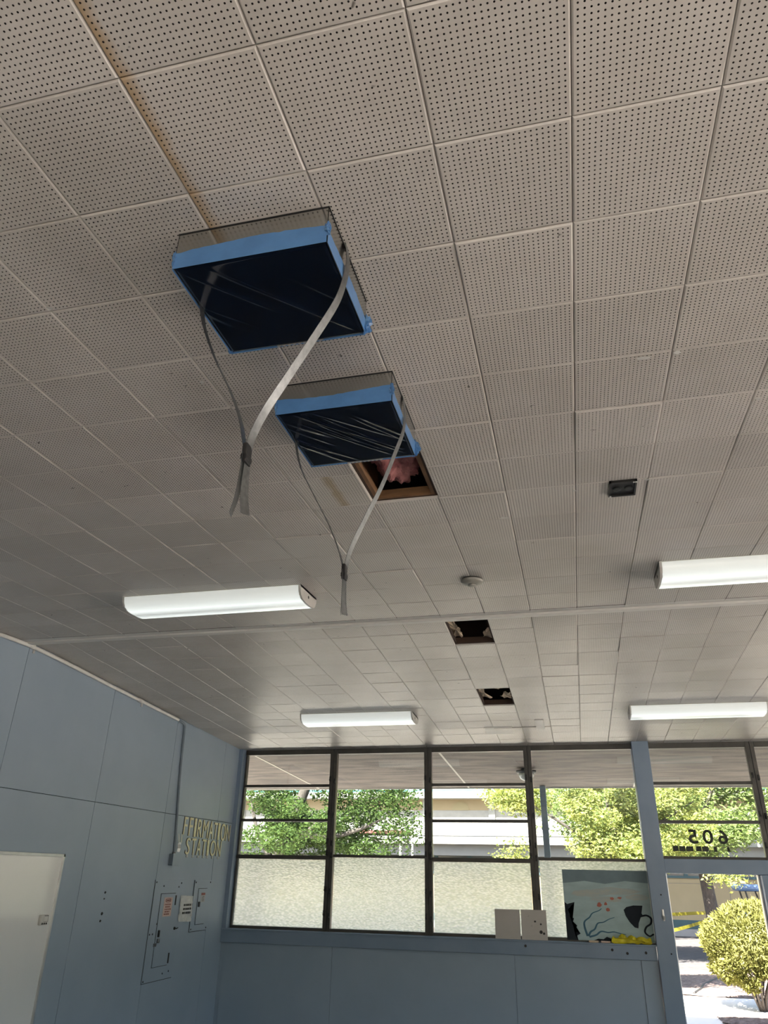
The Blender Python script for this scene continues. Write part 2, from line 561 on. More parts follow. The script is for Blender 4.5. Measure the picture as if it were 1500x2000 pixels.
# ------------------------------------------------------------------ the room: dimensions
T = 0.3048
S1, S2 = 0.035736, 0.049274          # pitch of the two ceiling slopes
R1, R2 = 13.3748, 13.0600            # tile row at the ridge, seen from either slope
XL, XR = -3.353, 6.40                # left and right wall
YW, YG = 4.20, 4.33                  # window wall face, glass plane
YB = -7.0                            # rear wall

def near_pt(x, r):
    d = (r - R1) * T
    z = d * math.sin(S1)
    if r > 11.0:                     # the last rows before the ridge hang a little flatter
        z -= 0.014 * (r - 11.0) / (R1 - 11.0)
    return Vector((x, d * math.cos(S1), RZ + z))

def far_pt(x, r):
    d = (r - R2) * T
    return Vector((x, d * math.cos(S2), RZ - d * math.sin(S2)))

def far_z(y): return RZ - y * math.tan(S2)
def near_z(y): return RZ + y * math.tan(S1)

# ---- ceiling
ceiling = empty('ceiling')
struct(ceiling, 'shallow gabled ceiling of perforated square fibre tiles with three open holes', 'ceiling')

HH, BV, TH = 0.15155, 0.0038, 0.012
PITCH, HR = 0.0127, 0.0024

def uv_planar(me, off=None):
    uvl = me.uv_layers.new(name='UVMap')
    co = np.zeros(len(me.vertices) * 3); me.vertices.foreach_get('co', co); co = co.reshape(-1, 3)
    li = np.zeros(len(me.loops), dtype=np.int32); me.loops.foreach_get('vertex_index', li)
    uvl.data.foreach_set('uv', co[li][:, :2].astype(np.float32).ravel())

def plain_tile_geo():
    f = HH - BV
    v = [(-f, -f, 0), (f, -f, 0), (f, f, 0), (-f, f, 0), (-HH, -HH, BV), (HH, -HH, BV), (HH, HH, BV), (-HH, HH, BV),
         (-HH, -HH, TH), (HH, -HH, TH), (HH, HH, TH), (-HH, HH, TH)]
    fc = [(3, 2, 1, 0)]
    for a in range(4):
        b = (a + 1) % 4
        fc.append((a, b, 4 + b, 4 + a)); fc.append((4 + a, 4 + b, 8 + b, 8 + a))
    return v, fc

def tile_mesh(name, mats, perforated):
    me = bpy.data.meshes.new(name)
    if not perforated:
        v, fc = plain_tile_geo(); mi = [0] * len(fc)
    else:
        v = []; fc = []; mi = []
        n = 24
        g = [(k - 12) * PITCH + PITCH / 2 for k in range(n)]
        for j in range(n):
            for i in range(n):
                v.append((g[i], g[j], 0))
        def add(f, m=0): fc.append(tuple(reversed(f))); mi.append(m)
        for j in range(n - 1):
            for i in range(n - 1):
                c3 = j * n + i; c4_ = c3 + 1; c1 = c3 + n + 1; c2 = c3 + n
                cbl, cbr, ctr, ctl = c3, c4_, c1, c2
                cx = (g[i] + g[i + 1]) / 2; cy = (g[j] + g[j + 1]) / 2
                b = len(v)
                for k in range(6):
                    a = k * PI / 3
                    v.append((cx + HR * math.cos(a), cy + HR * math.sin(a), 0))
                for k in range(6):
                    a = k * PI / 3
                    v.append((cx + HR * math.cos(a), cy + HR * math.sin(a), 0.007))
                h = [b + k for k in range(6)]
                add((cbr, ctr, h[0])); add((ctr, h[1], h[0])); add((ctr, ctl, h[2], h[1])); add((ctl, h[3], h[2]))
                add((ctl, cbl, h[3])); add((cbl, h[4], h[3])); add((cbl, cbr, h[5], h[4])); add((cbr, h[0], h[5]))
                for k in range(6):
                    add((h[k], h[(k + 1) % 6], h[(k + 1) % 6] + 6, h[k] + 6), 1)
                add(tuple(h[k] + 6 for k in range(6)), 1)
        f = HH - BV
        b = len(v)
        v += [(-f, -f, 0), (f, -f, 0), (f, f, 0), (-f, f, 0), (-HH, -HH, BV), (HH, -HH, BV), (HH, HH, BV), (-HH, HH, BV),
              (-HH, -HH, TH), (HH, -HH, TH), (HH, HH, TH), (-HH, HH, TH)]
        ring = [[0 * n + i for i in range(n)], [j * n + n - 1 for j in range(n)], [(n - 1) * n + i for i in range(n - 1, -1, -1)], [j * n for j in range(n - 1, -1, -1)]]
        for a in range(4):
            e = (a + 1) % 4
            add([b + a, b + e] + list(reversed(ring[a])))
            add((b + e, b + a, b + 4 + a, b + 4 + e)); add((b + 4 + e, b + 4 + a, b + 8 + a, b + 8 + e))
    me.from_pydata(v, [], fc)
    for m in mats: me.materials.append(MATS[m])
    me.polygons.foreach_set('material_index', mi)
    uv_planar(me)
    me.update()
    return me

ME_NEAR = tile_mesh('tile', ['tile_near', 'tile_core'], True)
ME_STAIN = tile_mesh('tile', ['tile_stain_left', 'tile_core'], True)
ME_FAR = tile_mesh('tile', ['tile_far'], False)
ME_STRIPE = tile_mesh('tile', ['tile_stain_stripe'], False)

CAM_M = Matrix.Translation(cam.location) @ cam.rotation_euler.to_matrix().to_4x4()
CAM_I = CAM_M.inverted()
def proj(p):
    q = CAM_I @ Vector(p)
    if q.z > -0.05: return None
    return (750 + FPX * q.x / -q.z, 1000 - FPX * q.y / -q.z)

OPEN = {('n', 0, 5), ('n', 0, 6), ('f', 0, 13), ('f', 0, 14), ('f', 0, 19), ('f', 0, 20)}
tiles = []
for c in range(-11, 21):
    for r in range(-9, 13):
        if ('n', c, r) not in OPEN: tiles.append(('n', c, r))
    for r in range(13, 27):
        if ('f', c, r) not in OPEN: tiles.append(('f', c, r))
info = []
for (s, c, r) in tiles:
    fn = near_pt if s == 'n' else far_pt
    pr = [proj(fn((c + i) * T, r + j)) for i, j in ((0, 0), (1, 0), (1, 1), (0, 1))]
    area = 0.0
    if all(pr):
        xs = [q[0] for q in pr]; ys = [q[1] for q in pr]
        if max(xs) > 0 and min(xs) < 1500 and max(ys) > 0 and min(ys) < 2000:
            area = abs(sum(pr[k][0] * pr[(k + 1) % 4][1] - pr[(k + 1) % 4][0] * pr[k][1] for k in range(4))) / 2
    info.append((area, s, c, r))
info.sort(key=lambda t: -t[0])
SPECIAL = {('n', -2, 8): (0.9, 0.2, -0.004), ('f', -2, 16): (-0.8, 0.0, -0.006), ('f', 4, 15): (-1.0, 0.2, -0.006), ('f', 2, 13): (-.8, .5, -.005),
           ('n', 3, 5): (0.7, 0.3, -0.004), ('n', -1, 10): (0.2, 0.9, -0.005), ('f', 0, 24): (0.7, 0, -0.008), ('f', 1, 24): (.6, -.5, -.006),
           ('n', 4, 7): (0.4, -0.6, -0.004), ('f', 3, 16): (-.6, 0, -.004), ('n', 1, 7): (.5, .3, -.003), ('f', 5, 22): (.7, 0, -.006)}
jt = random.Random(3)
joined_v, joined_f = [], []
joined_uv = []
pv, pf = plain_tile_geo()
for k, (area, s, c, r) in enumerate(info):
    fn = near_pt if s == 'n' else far_pt
    p = (fn((c + .5) * T, r) + fn((c + .5) * T, r + 1)) / 2
    dv = fn(0, r + 1) - fn(0, r)
    sl = math.atan2(dv.z, dv.y)
    amp = 0.20 if s == 'n' else 0.34
    rx, ry, dz = jt.gauss(0, amp), jt.gauss(0, amp * 0.6), -abs(jt.gauss(0, 0.0006))
    if (s, c, r) in SPECIAL:
        rx, ry, dz = SPECIAL[(s, c, r)]
    eul = Euler((sl + math.radians(rx), math.radians(ry), math.radians(jt.gauss(0, 0.06))))
    loc = p + Vector((0, 0, dz))
    if area > 0 and k < 300:
        perf = k < 84
        me = ME_NEAR if perf else ME_FAR
        if (s, c) == ('n', 0) and r in (-1, 0, 1): me = ME_STAIN
        if (s, c, r) == ('n', -1, 6): me = ME_STRIPE
        o = bpy.data.objects.new('tile', me)
        COL.objects.link(o)
        o.parent = ceiling
        o.location = loc; o.rotation_euler = eul
    else:
        M = Matrix.Translation(loc) @ eul.to_matrix().to_4x4()
        b = len(joined_v)
        joined_v += [(M @ Vector(q))[:] for q in pv]
        joined_uv += [(q[0], q[1]) for q in pv]
        joined_f += [[i + b for i in f] for f in pf]
me = bpy.data.meshes.new('distant_tiles')
me.from_pydata(joined_v, [], joined_f)
me.materials.append(MATS['tile_joined'])
uvl = me.uv_layers.new(name='UVMap')
li = np.zeros(len(me.loops), dtype=np.int32); me.loops.foreach_get('vertex_index', li)
uvl.data.foreach_set('uv', np.array(joined_uv, dtype=np.float32)[li].ravel())
o = bpy.data.objects.new('distant_tiles', me)
COL.objects.link(o); o.parent = ceiling
tag(o, kind='stuff')

# narrow filler strips of tile at the ridge and along the window head
m = MB()
for c in range(-11, 21):
    x0, x1 = c * T + .001, (c + 1) * T - .001
    a, b = near_pt(0, 13.01), near_pt(0, 13.33)
    m.add([(x0, a.y, a.z), (x1, a.y, a.z), (x1, b.y, b.z), (x0, b.y, b.z)], [(3, 2, 1, 0)])
    a, b = far_pt(0, 27.01), far_pt(0, 27.36)
    m.add([(x0, a.y, a.z), (x1, a.y, a.z), (x1, b.y, b.z), (x0, b.y, b.z)], [(3, 2, 1, 0)])
m.build('filler_strip', 'tile_core', ceiling, fix=False).data.materials[0] = MATS['batten_paint']

# boards the tiles are stapled to, left open at the three holes
def slab(m, pts_a, pts_b, x0, x1, up=0.018, lift=0.0125):
    (ya, za), (yb, zb) = pts_a, pts_b
    m.add([(x0, ya, za + lift), (x1, ya, za + lift), (x1, yb, zb + lift), (x0, yb, zb + lift),
           (x0, ya, za + lift + up), (x1, ya, za + lift + up), (x1, yb, zb + lift + up), (x0, yb, zb + lift + up)],
          [(0, 3, 2, 1), (4, 5, 6, 7), (0, 1, 5, 4), (1, 2, 6, 5), (2, 3, 7, 6), (3, 0, 4, 7)])
m = MB()
nz = lambda r: (near_pt(0, r).y, near_pt(0, r).z)
fz = lambda r: (far_pt(0, r).y, far_pt(0, r).z)
for (a, b, segs) in ((nz(-9.2), nz(5.03), None), (nz(5.03), nz(6.97), 1), (nz(6.97), nz(11), None), (nz(11), nz(R1), None),
                     (fz(R2), fz(14.97), 1), (fz(14.97), fz(19.03), None), (fz(19.03), fz(20.97), 1), (fz(20.97), fz(27.4), None)):
    if segs is None:
        slab(m, a, b, XL, XR)
    else:
        slab(m, a, b, XL, 0.012); slab(m, a, b, T - .012, XR)
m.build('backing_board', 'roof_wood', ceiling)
# roof deck above, carried out over the eave
m = MB()
ye = 7.42
slab(m, (YB - 0.5, near_z(YB - 0.5)), (0, RZ), XL - .3, XR + .7, up=0.06, lift=0.26)
slab(m, (0, RZ), (ye, far_z(ye)), XL - 6, XR + .7, up=0.06, lift=0.26)
m.build('roof_deck', 'roof_wood', ceiling)

def cavity(fn, ra, rb, wood):
    """furring strips round an open hole"""
    a, b = fn(0, ra), fn(0, rb)
    z = max(a.z, b.z)
    m = MB()
    w = .028 if wood == 'wood_joist' else .008
    for x0, x1 in ((0.001, 0.001 + w), (T - w - .001, T - .001)):
        m.add([(x0, a.y, a.z + .013), (x1, a.y, a.z + .013), (x1, b.y, b.z + .013), (x0, b.y, b.z + .013),
               (x0, a.y, a.z + .05), (x1, a.y, a.z + .05), (x1, b.y, b.z + .05), (x0, b.y, b.z + .05)],
              [(0, 3, 2, 1), (4, 5, 6, 7), (0, 1, 5, 4), (1, 2, 6, 5), (2, 3, 7, 6), (3, 0, 4, 7)])
    m.box(0, T, b.y - .02, b.y - .001, b.z + .013, b.z + .055)
    m.build('furring_strip', wood, ceiling)
    m = MB()
    for x0, x1 in ((-.05, -.008), (T + .008, T + .05)):
        m.box(x0, x1, a.y - .1, b.y + .1, z + .031, z + .22)
    m.build('joist', wood, ceiling)
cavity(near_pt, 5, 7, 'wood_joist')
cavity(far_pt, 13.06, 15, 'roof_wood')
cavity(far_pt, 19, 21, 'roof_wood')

# flakes of paint and torn tile edges, and two thin patches near the windows
fr = random.Random(17)
for (x, y, w) in ((1.133, -2.839, .050), (1.234, -2.843, .026), (-.599, -3.484, .018), (1.223, -1.931, .040), (.579, -1.656, .050), (.910, -1.887, .016), (-.331, -3.030, .014), (1.541, -2.502, .022)):
    z = near_z(y) - .0025
    m = MB()
    pts = [(x - w / 2, y - .004), (x - w * .1, y - .009), (x + w * .3, y - .005), (x + w / 2, y + .002), (x + w * .1, y + .008), (x - w * .35, y + .005)]
    m.prism([(a, b, z - fr.uniform(0, .004)) for a, b in pts], (0, 0, .0012)); m.build('paint_flake', 'plastic_white', ceiling)
for (x0, x1, y0, y1) in ((-.10, .20, 3.30, 3.62), (.455, .545, 3.02, 3.44)):
    m = MB(); m.prism([(x0, y0, far_z(y0) - .007), (x1, y0, far_z(y0) - .007), (x1, y1, far_z(y1) - .010), (x0, y1, far_z(y1) - .010)], (0, 0, .006)); m.build('patch_board', 'batten_paint', ceiling)

# ---- ridge batten
m = MB()
m.bevbox(XL, XR, -0.052, -0.002, RZ - 0.030, RZ + 0.012, 0.003); m.bevbox(XL, XR, -0.001, 0.022, RZ - 0.014, RZ + 0.012, 0.002)
struct(m.build('trim_1', 'batten_paint'), 'long pale batten running along the ceiling ridge', 'batten')

# ---- floor and walls
struct(box_obj('floor', 'floor_vinyl', (XL - .1, XR + .1, YB - .1, YW + .2, -0.12, 0.0)), 'dark floor of the room, below the frame', 'floor')
m = MB(); m.box(XL - .16, XL - .014, YB, YG + .1, 0, RZ + .35)
wall_left = m.build('wall_left', 'teal_paint')
struct(wall_left, 'slate blue side wall of large painted plywood sheets', 'wall')
ys = [YB] + [0.02 + 1.2575 * k for k in range(-5, 4)] + [YW + .06]
ys = sorted(set([round(y, 4) for y in ys if YB <= y <= YW + .06]))
for i in range(len(ys) - 1):
    a, b = ys[i] + .0025, ys[i + 1] - .0025
    if b - a < .05: continue
    m = MB(); m.bevbox(XL - .012, XL, a, b, 0, 2.4385, .0015); m.build('plywood_sheet', 'wall_blue', wall_left)
    zt = min(near_z(a) if a < 0 else RZ, RZ) + .01
    za = (near_z(a) if a < 0 else far_z(a)) + .01; zb = (near_z(b) if b < 0 else far_z(b)) + .01
    m = MB(); m.prism([(XL - .012, a, 2.4436), (XL - .012, b, 2.4436), (XL - .012, b, zb), (XL - .012, a, za)], (.012, 0, 0))
    m.build('plywood_sheet', 'wall_blue', wall_left)
m = MB()
m.box(XR, XR + .15, YB, YG + .1, 0, .95); m.box(XR, XR + .15, YB, YG + .1, 2.6, RZ + .35)
m.box(XR, XR + .15, YB, -6.4, .95, 2.6); m.box(XR, XR + .15, -3.4, -2.2, .95, 2.6); m.box(XR, XR + .15, 3.4, YG + .1, .95, 2.6)  # openings added here to brighten the side wall and ceiling
for y in (-4.9, -.6, 1.2): m.box(XR, XR + .15, y - .06, y + .06, .95, 2.6)
struct(m.build('wall_right', 'wall_plain'), 'wall out of frame on the right, with openings added to let in light', 'wall')
m = MB()
m.box(XL, XR, YB - .15, YB, 0, .95); m.box(XL, XR, YB - .15, YB, 2.20, RZ + .3)
m.box(XL, 0.2, YB - .15, YB, .95, 2.20); m.box(3.5, XR, YB - .15, YB, .95, 2.20)  # added opening, sized for the light it throws on the near ceiling
for x in (1.3, 2.4): m.box(x - .05, x + .05, YB - .15, YB, .95, 2.20)
struct(m.build('wall_rear', 'wall_plain'), 'wall behind the camera, with openings added to light the room', 'wall')

# ---- window wall: lower part, sill, apron, post, rails
ZS = RZ - 2.214                      # sill top
m = MB()
m.box(XL, 1.462, YW + .03, YW + .2, 0, ZS - .14)
m.box(2.705, XR, YW + .03, YW + .2, 0, ZS - .03); m.box(2.705, 4.0, YW + .03, YW + .2, ZS - .03, RZ - 1.55)
wall_front = m.build('wall_front', 'wall_blue')
struct(wall_front, 'slate blue plywood wall below the windows', 'wall')
for a, b in ((XL + .05, -2.0), (-1.997, 0.02), (0.023, 1.30)):
    m = MB(); m.bevbox(a, b, YW + .020, YW + .031, 0, ZS - .142, .0015); m.build('plywood_sheet', 'wall_blue', wall_front)
m = MB(); m.box(1.303, 1.462, YW + .012, YW + .031, 0, ZS - .142); m.build('plywood_sheet', 'wall_blue', wall_front)
m = MB(); m.bevbox(XL, 1.462, YW - .005, YW + .06, ZS - .139, ZS - .014, .003)
apron = m.build('trim_2', 'trim_blue')
struct(apron, 'slate blue apron board under the window sill, with black bolt holes', 'trim')
for x, z in ((0.145, 1.262), (1.027, 1.258), (1.174, 1.232), (1.357, 1.244)):
    m = MB(); m.lathe((x, YW - .005, z), (0, -1, 0), [(.013, 0), (.013, .003), (.009, .0035)], 12); m.build('bolt', 'dark_hardware', apron)
m = MB(); m.bevbox(XL, 1.470, YW - .018, YG + .03, ZS - .014, ZS, .003)
struct(m.build('trim_3', 'trim_blue'), 'slate blue window sill ledge under the panes', 'sill')
m = MB(); m.box(XL, XL + .052, YW, YG + .06, ZS, RZ - .19); m.box(XL, XL + .065, YG - .02, YG + .06, ZS, RZ - .19)
struct(m.build('trim_4', 'trim_blue'), 'slate blue corner jamb between side wall and windows', 'trim')
m = MB(); m.bevbox(1.470, 1.652, YW - .03, YG + .08, 0, RZ - .205, .004)
post = m.build('trim_5', 'trim_blue')
struct(post, 'thick slate blue post between the windows and the doorway', 'post')
m = MB(); m.bevbox(1.655, 4.0, YW - .005, YG + .06, RZ - 1.55, RZ - 1.412, .004)
struct(m.build('trim_6', 'trim_blue'), 'slate blue rail over the doorway', 'trim')

# ---- windows
ZH, Z1, Z2, Z3, ZB = RZ - .272, RZ - .645, RZ - 1.043, RZ - 1.435, RZ - 2.185

def window(n, x0, x1, kind, label, lower='glass_ripple', bottom=None, ml=.045, mr=.045):
    zb = ZB if bottom is None else bottom
    w = empty('window_%d' % n, ((x0 + x1) / 2, YG, zb))
    struct(w, label, 'window')
    ztop = far_z(YG) + .01
    ya, yb = YG - .035, YG + .03
    def part(name, b, mat='bronze_frame', bev=.003):
        mm = MB(); mm.bevbox(*b, bev); return mm.build(name, mat, w)
    part('head', (x0, x1, ya - .01, yb, ZH, ztop))
    if n == 1:
        part('stile', (x0, x0 + .02, ya, yb, zb, ZH))
    # each mullion is built of two channels with a groove
    if mr:
        part('mullion', (x1 - .002, x1 + .040, ya - .012, yb, zb - .03, ztop))
        part('mullion', (x1 + .044, x1 + .086, ya - .012, yb, zb - .03, ztop))
        part('mullion', (x1 + .030, x1 + .056, ya + .004, yb - .01, zb - .03, ztop))
        for z in (RZ - .57, RZ - .96, RZ - 1.27, RZ - 1.40, RZ - 1.78, RZ - 2.03):
            for dx, dzz in ((0.012, 0), (0.072, -.025)):
                if (z < zb): continue
                mm = MB(); mm.bevbox(x1 + dx - .011, x1 + dx + .011, ya - .030, ya - .010, z + dzz - .030, z + dzz + .030, .004)
                mm.lathe((x1 + dx, ya - .028, z + dzz - .012), (0, -1, 0), [(.010, 0), (.010, .014), (.006, .018)], 10)
                mm.build('latch', 'dark_hardware', w)
    part('bottom_rail', (x0, x1, ya, yb, zb - .032, zb))
    a, b = x0 + .008, x1 - .006
    def pane(za, zc, mat):
        mm = MB()
        if mat == 'glass_clear':
            mm.box(a, b, YG - .003, YG + .003, za, zc); mm.build('pane', mat, w)
        else:
            mm.add([(a, YG - .003, za), (b, YG - .003, za), (b, YG - .003, zc), (a, YG - .003, zc)], [(0, 1, 2, 3)])
            mm.cur = 1
            mm.add([(a, YG + .003, za), (b, YG + .003, za), (b, YG + .003, zc), (a, YG + .003, zc)], [(0, 3, 2, 1)])
            mm.add([(a, YG - .003, za), (a, YG - .003, zc), (a, YG + .003, zc), (a, YG + .003, za)], [(0, 1, 2, 3)])
            mm.add([(b, YG - .003, za), (b, YG - .003, zc), (b, YG + .003, zc), (b, YG + .003, za)], [(3, 2, 1, 0)])
            mm.build('frosted_pane', [mat, 'glass_clear'], w, fix=False)
    if kind == 'awning':
        part('glazing_bar', (x0, x1, ya, yb, Z1 - .016, Z1 + .016))
        part('glazing_bar', (x0, x1, ya, yb, Z2 - .016, Z2 + .016))
        pane(Z1, ZH, 'glass_clear'); pane(Z2, Z1, 'glass_clear')
        if bottom is None:
            part('meeting_rail', (x0, x1, ya - .006, yb, Z3 - .040, Z3 + .004))
            pane(Z3, Z2, 'glass_clear'); pane(zb, Z3, lower)
        else:
            pane(zb, Z2, 'glass_clear')
    else:
        if bottom is None:
            part('meeting_rail', (x0, x1, ya, yb, Z3 - .010, Z3 + .018))
            pane(Z3, ZH, 'glass_clear'); pane(zb, Z3, lower)
        else:
            pane(zb, ZH, 'glass_clear')
    return w

window(1, -3.292, -2.146, 'awning', 'bronze awning window in the corner beside the side wall')
window(2, -2.058, -0.950, 'fixed', 'second window from the corner with one tall clear pane over frosted glass', 'glass_hammer')
window(3, -0.862, 0.245, 'awning', 'bronze awning window behind the loose tiles on the sill')
window(4, 0.333, 1.470, 'fixed', 'window beside the post with a sea painting before its frosted pane', 'glass_hammer', mr=0)
window(5, 1.652, 2.690, 'awning', 'transom window over the doorway carrying the number 605', bottom=RZ - 1.385)
window(6, 2.780, 3.920, 'fixed', 'transom window at the right edge of the frame', bottom=RZ - 1.385)
window(7, 4.010, 5.120, 'fixed', 'window out of frame right of the doorway')
window(8, 5.210, 6.350, 'fixed', 'last window out of frame beside the far wall')

# ---- doorway
d = empty('door_1', (2.13, YG, 0))
struct(d, 'open doorway under the blue rail with a view of the shrub', 'doorway')
m = MB(); m.bevbox(2.590, 2.70, YW + .0, YG + .06, 0, RZ - 1.551, .004); m.build('jamb', 'trim_blue', d)
m = MB(); m.bevbox(1.653, 1.672, YG - .02, YG + .06, 0, RZ - 1.551, .003); m.build('jamb_lining', 'aluminium', d)
m = MB(); m.bevbox(2.572, 2.589, YG - .02, YG + .06, 0, RZ - 1.551, .003); m.build('jamb_lining', 'aluminium', d)
m = MB(); m.bevbox(1.653, 2.589, YG - .06, YG + .08, -.012, .012, .003); m.build('threshold', 'aluminium', d)

# ------------------------------------------------------------------ film-wrapped ceiling boxes
def ceiling_box(label, x0, x1, y0, y1, drop, wr, seed):
    rr = random.Random(seed)
    za = near_z((y0 + y1) / 2)
    t = empty('ceiling_box', ((x0 + x1) / 2, (y0 + y1) / 2, za - drop))
    tag(t, label, 'box', 'film-wrapped boxes on the ceiling')
    zt = lambda y: near_z(y) - .002
    zb = lambda y: near_z(y) - drop
    # case: four bright metal side sheets with thickness
    m = MB()
    def side(ax, ay, bx, by, nx, ny):
        q = .0015
        m.add([(ax, ay, zb(ay)), (bx, by, zb(by)), (bx, by, zt(by)), (ax, ay, zt(ay)),
               (ax - nx * q, ay - ny * q, zb(ay)), (bx - nx * q, by - ny * q, zb(by)), (bx - nx * q, by - ny * q, zt(by)), (ax - nx * q, ay - ny * q, zt(ay))],
              [(0, 1, 2, 3), (7, 6, 5, 4), (0, 4, 5, 1), (1, 5, 6, 2), (2, 6, 7, 3), (3, 7, 4, 0)])
    side(x0, y0, x1, y0, 0, -1); side(x1, y0, x1, y1, 1, 0); side(x1, y1, x0, y1, 0, 1); side(x0, y1, x0, y0, -1, 0)
    m.build('case', 'case_metal', t)
    # thin black strip standing in for the dark gap between case and tiles
    m = MB()
    for (a0, a1, b0, b1) in ((x0 - .0015, x1 + .0015, y0 - .0015, y0), (x0 - .0015, x1 + .0015, y1, y1 + .0015), (x0 - .0015, x0, y0, y1), (x1, x1 + .0015, y0, y1)):
        yc = (b0 + b1) / 2
        m.add([(a0, b0, near_z(b0) - .0045), (a1, b0, near_z(b0) - .0045), (a1, b1, near_z(b1) - .0045), (a0, b1, near_z(b1) - .0045),
               (a0, b0, near_z(b0) - .0005), (a1, b0, near_z(b0) - .0005), (a1, b1, near_z(b1) - .0005), (a0, b1, near_z(b1) - .0005)],
              [(0, 3, 2, 1), (4, 5, 6, 7), (0, 1, 5, 4), (1, 2, 6, 5), (2, 3, 7, 6), (3, 0, 4, 7)])
    m.build('gap_line', 'black_tape', t)
    # wrinkled film stretched over the open bottom
    N = 150
    lines = []
    for _ in range(wr):
        sx = rr.uniform(-.55, .62); ang = math.radians(rr.gauss(50, 4)); a = rr.uniform(.25, 1.0); w = rr.uniform(.0042, .0085)
        lines.append((sx, ang, a, w, rr.uniform(-.1, .55), rr.uniform(.6, 1.3)))
    m = MB(); m.smooth = True
    vs = []
    W, D = x1 - x0, y1 - y0
    for j in range(N + 1):
        for i in range(N + 1):
            u, v = i / N, j / N
            px, py = x0 + W * u, y0 + D * v
            h = 0.0
            for (sx, ang, a, w, ta, tb) in lines:
                dx, dy = u - sx, v
                dist = (dx * math.sin(ang) - dy * math.cos(ang)) * W
                al = dx * math.cos(ang) + dy * math.sin(ang)
                env = max(0.0, min(1.0, (al - ta) * 4)) * max(0.0, min(1.0, (tb - al) * 4))
                h += a * env * math.exp(-(dist / w) ** 2)
            e = min(u, v, 1 - u, 1 - v)
            edge = max(0.0, 1 - e / .03)
            vs.append((px + (0.5 - u) * .004 * edge, py, zb(py) - .004 - .0045 * h * min(1, e * 14) + .006 * edge ** 2))
    fs = [(j * (N + 1) + i, (j + 1) * (N + 1) + i, (j + 1) * (N + 1) + i + 1, j * (N + 1) + i + 1) for j in range(N) for i in range(N)]
    m.add(vs, fs)
    m.build('film', 'film_navy', t, fix=False)
    # blue tape round the lower half of the sides, ragged upper edge
    m = MB()
    q = .0022
    def band(ax, ay, bx, by, nx, ny, h0):
        K = 26
        va, vb = [], []
        for k in range(K + 1):
            s = k / K
            px, py = ax + (bx - ax) * s + nx * q, ay + (by - ay) * s + ny * q
            hh = h0 + .006 * math.sin(s * 5 + seed) + rr.gauss(0, .0012)
            va.append((px, py, zb(py) - .004)); vb.append((px + nx * .0005, py + ny * .0005, zb(py) + hh))
        m.add(va + vb, [(k, k + 1, K + 2 + k, K + 1 + k) for k in range(K)])
    band(x0, y0, x1, y0, 0, -1, .055); band(x1, y0, x1, y1, 1, 0, .045)
    band(x1, y1, x0, y1, 0, 1, .05); band(x0, y1, x0, y0, -1, 0, .05)
    m.build('tape_band', 'tape_blue', t, fix=False)
    # crumpled tape ends at the corners
    for (cx, cy, ex, ey, ez, zc) in ((x0, y0, .006, .006, .022, .030), (x1, y0, .008, .008, .020, .042), (x1, y1, .018, .014, .030, .028), (x0, y1, .012, .010, .016, .014)):
        bm = bmesh.new()
        bmesh.ops.create_icosphere(bm, subdivisions=3, radius=1.0)
        for v in bm.verts:
            k = 1 + rr.uniform(-.38, .38)
            v.co = Vector((cx + v.co.x * ex * k, cy + v.co.y * ey * k, zb(cy) + zc + v.co.z * ez * k))
        bm.verts.index_update()
        m = MB(); m.add([v.co[:] for v in bm.verts], [[v.index for v in f.verts] for f in bm.faces]); bm.free()
        m.build('crumpled_tape', 'tape_crumple', t)
    # wrinkled clear flash of film along the far edge
    m = MB()
    K = 18
    for k in range(K):
        xa = x0 + W * (.35 + .35 * k / K); xb = xa + W * .35 / K
        m.add([(xa, y1 - .004, zb(y1) - .005 - .004 * (k % 2)), (xb, y1 - .004, zb(y1) - .005 - .004 * ((k + 1) % 2)), (xb, y1 + .003, zb(y1) + .004), (xa, y1 + .003, zb(y1) + .004)], [(0, 1, 2, 3)])
    m.build('film_edge', 'paper_white', t, fix=False)
    return t

ceiling_box('nearer ceiling box wrapped in dark blue film with smooth faint creases', -0.083, 0.326, -3.657, -3.300, .120, 9, 5)
ceiling_box('farther ceiling box, its dark film streaked with shiny diagonal creases', -0.083, 0.321, -2.945, -2.562, .118, 22, 9)

def ribbon(m, pts, w, th, wdir=(0, 1, 0), n=8, twist=None):
    P = catmull(pts, n)
    wd = Vector(wdir).normalized()
    vs = []; fs = []
    L = len(P)
    for i, p in enumerate(P):
        d = (P[min(i + 1, L - 1)] - P[max(i - 1, 0)]).normalized()
        wv = wd.copy()
        if twist: wv = Matrix.Rotation(twist(i / (L - 1)), 3, d) @ wv
        wv = (wv - d * wv.dot(d)).normalized()
        nv = d.cross(wv).normalized()
        a = wv * w / 2; b = nv * th / 2
        vs += [p - a - b, p + a - b, p + a + b, p - a + b]
    for i in range(L - 1):
        for k in range(4):
            fs.append((i * 4 + k, i * 4 + (k + 1) % 4, (i + 1) * 4 + (k + 1) % 4, (i + 1) * 4 + k))
    fs += [(3, 2, 1, 0), tuple(range((L - 1) * 4, L * 4))]
    m.add(vs, fs)

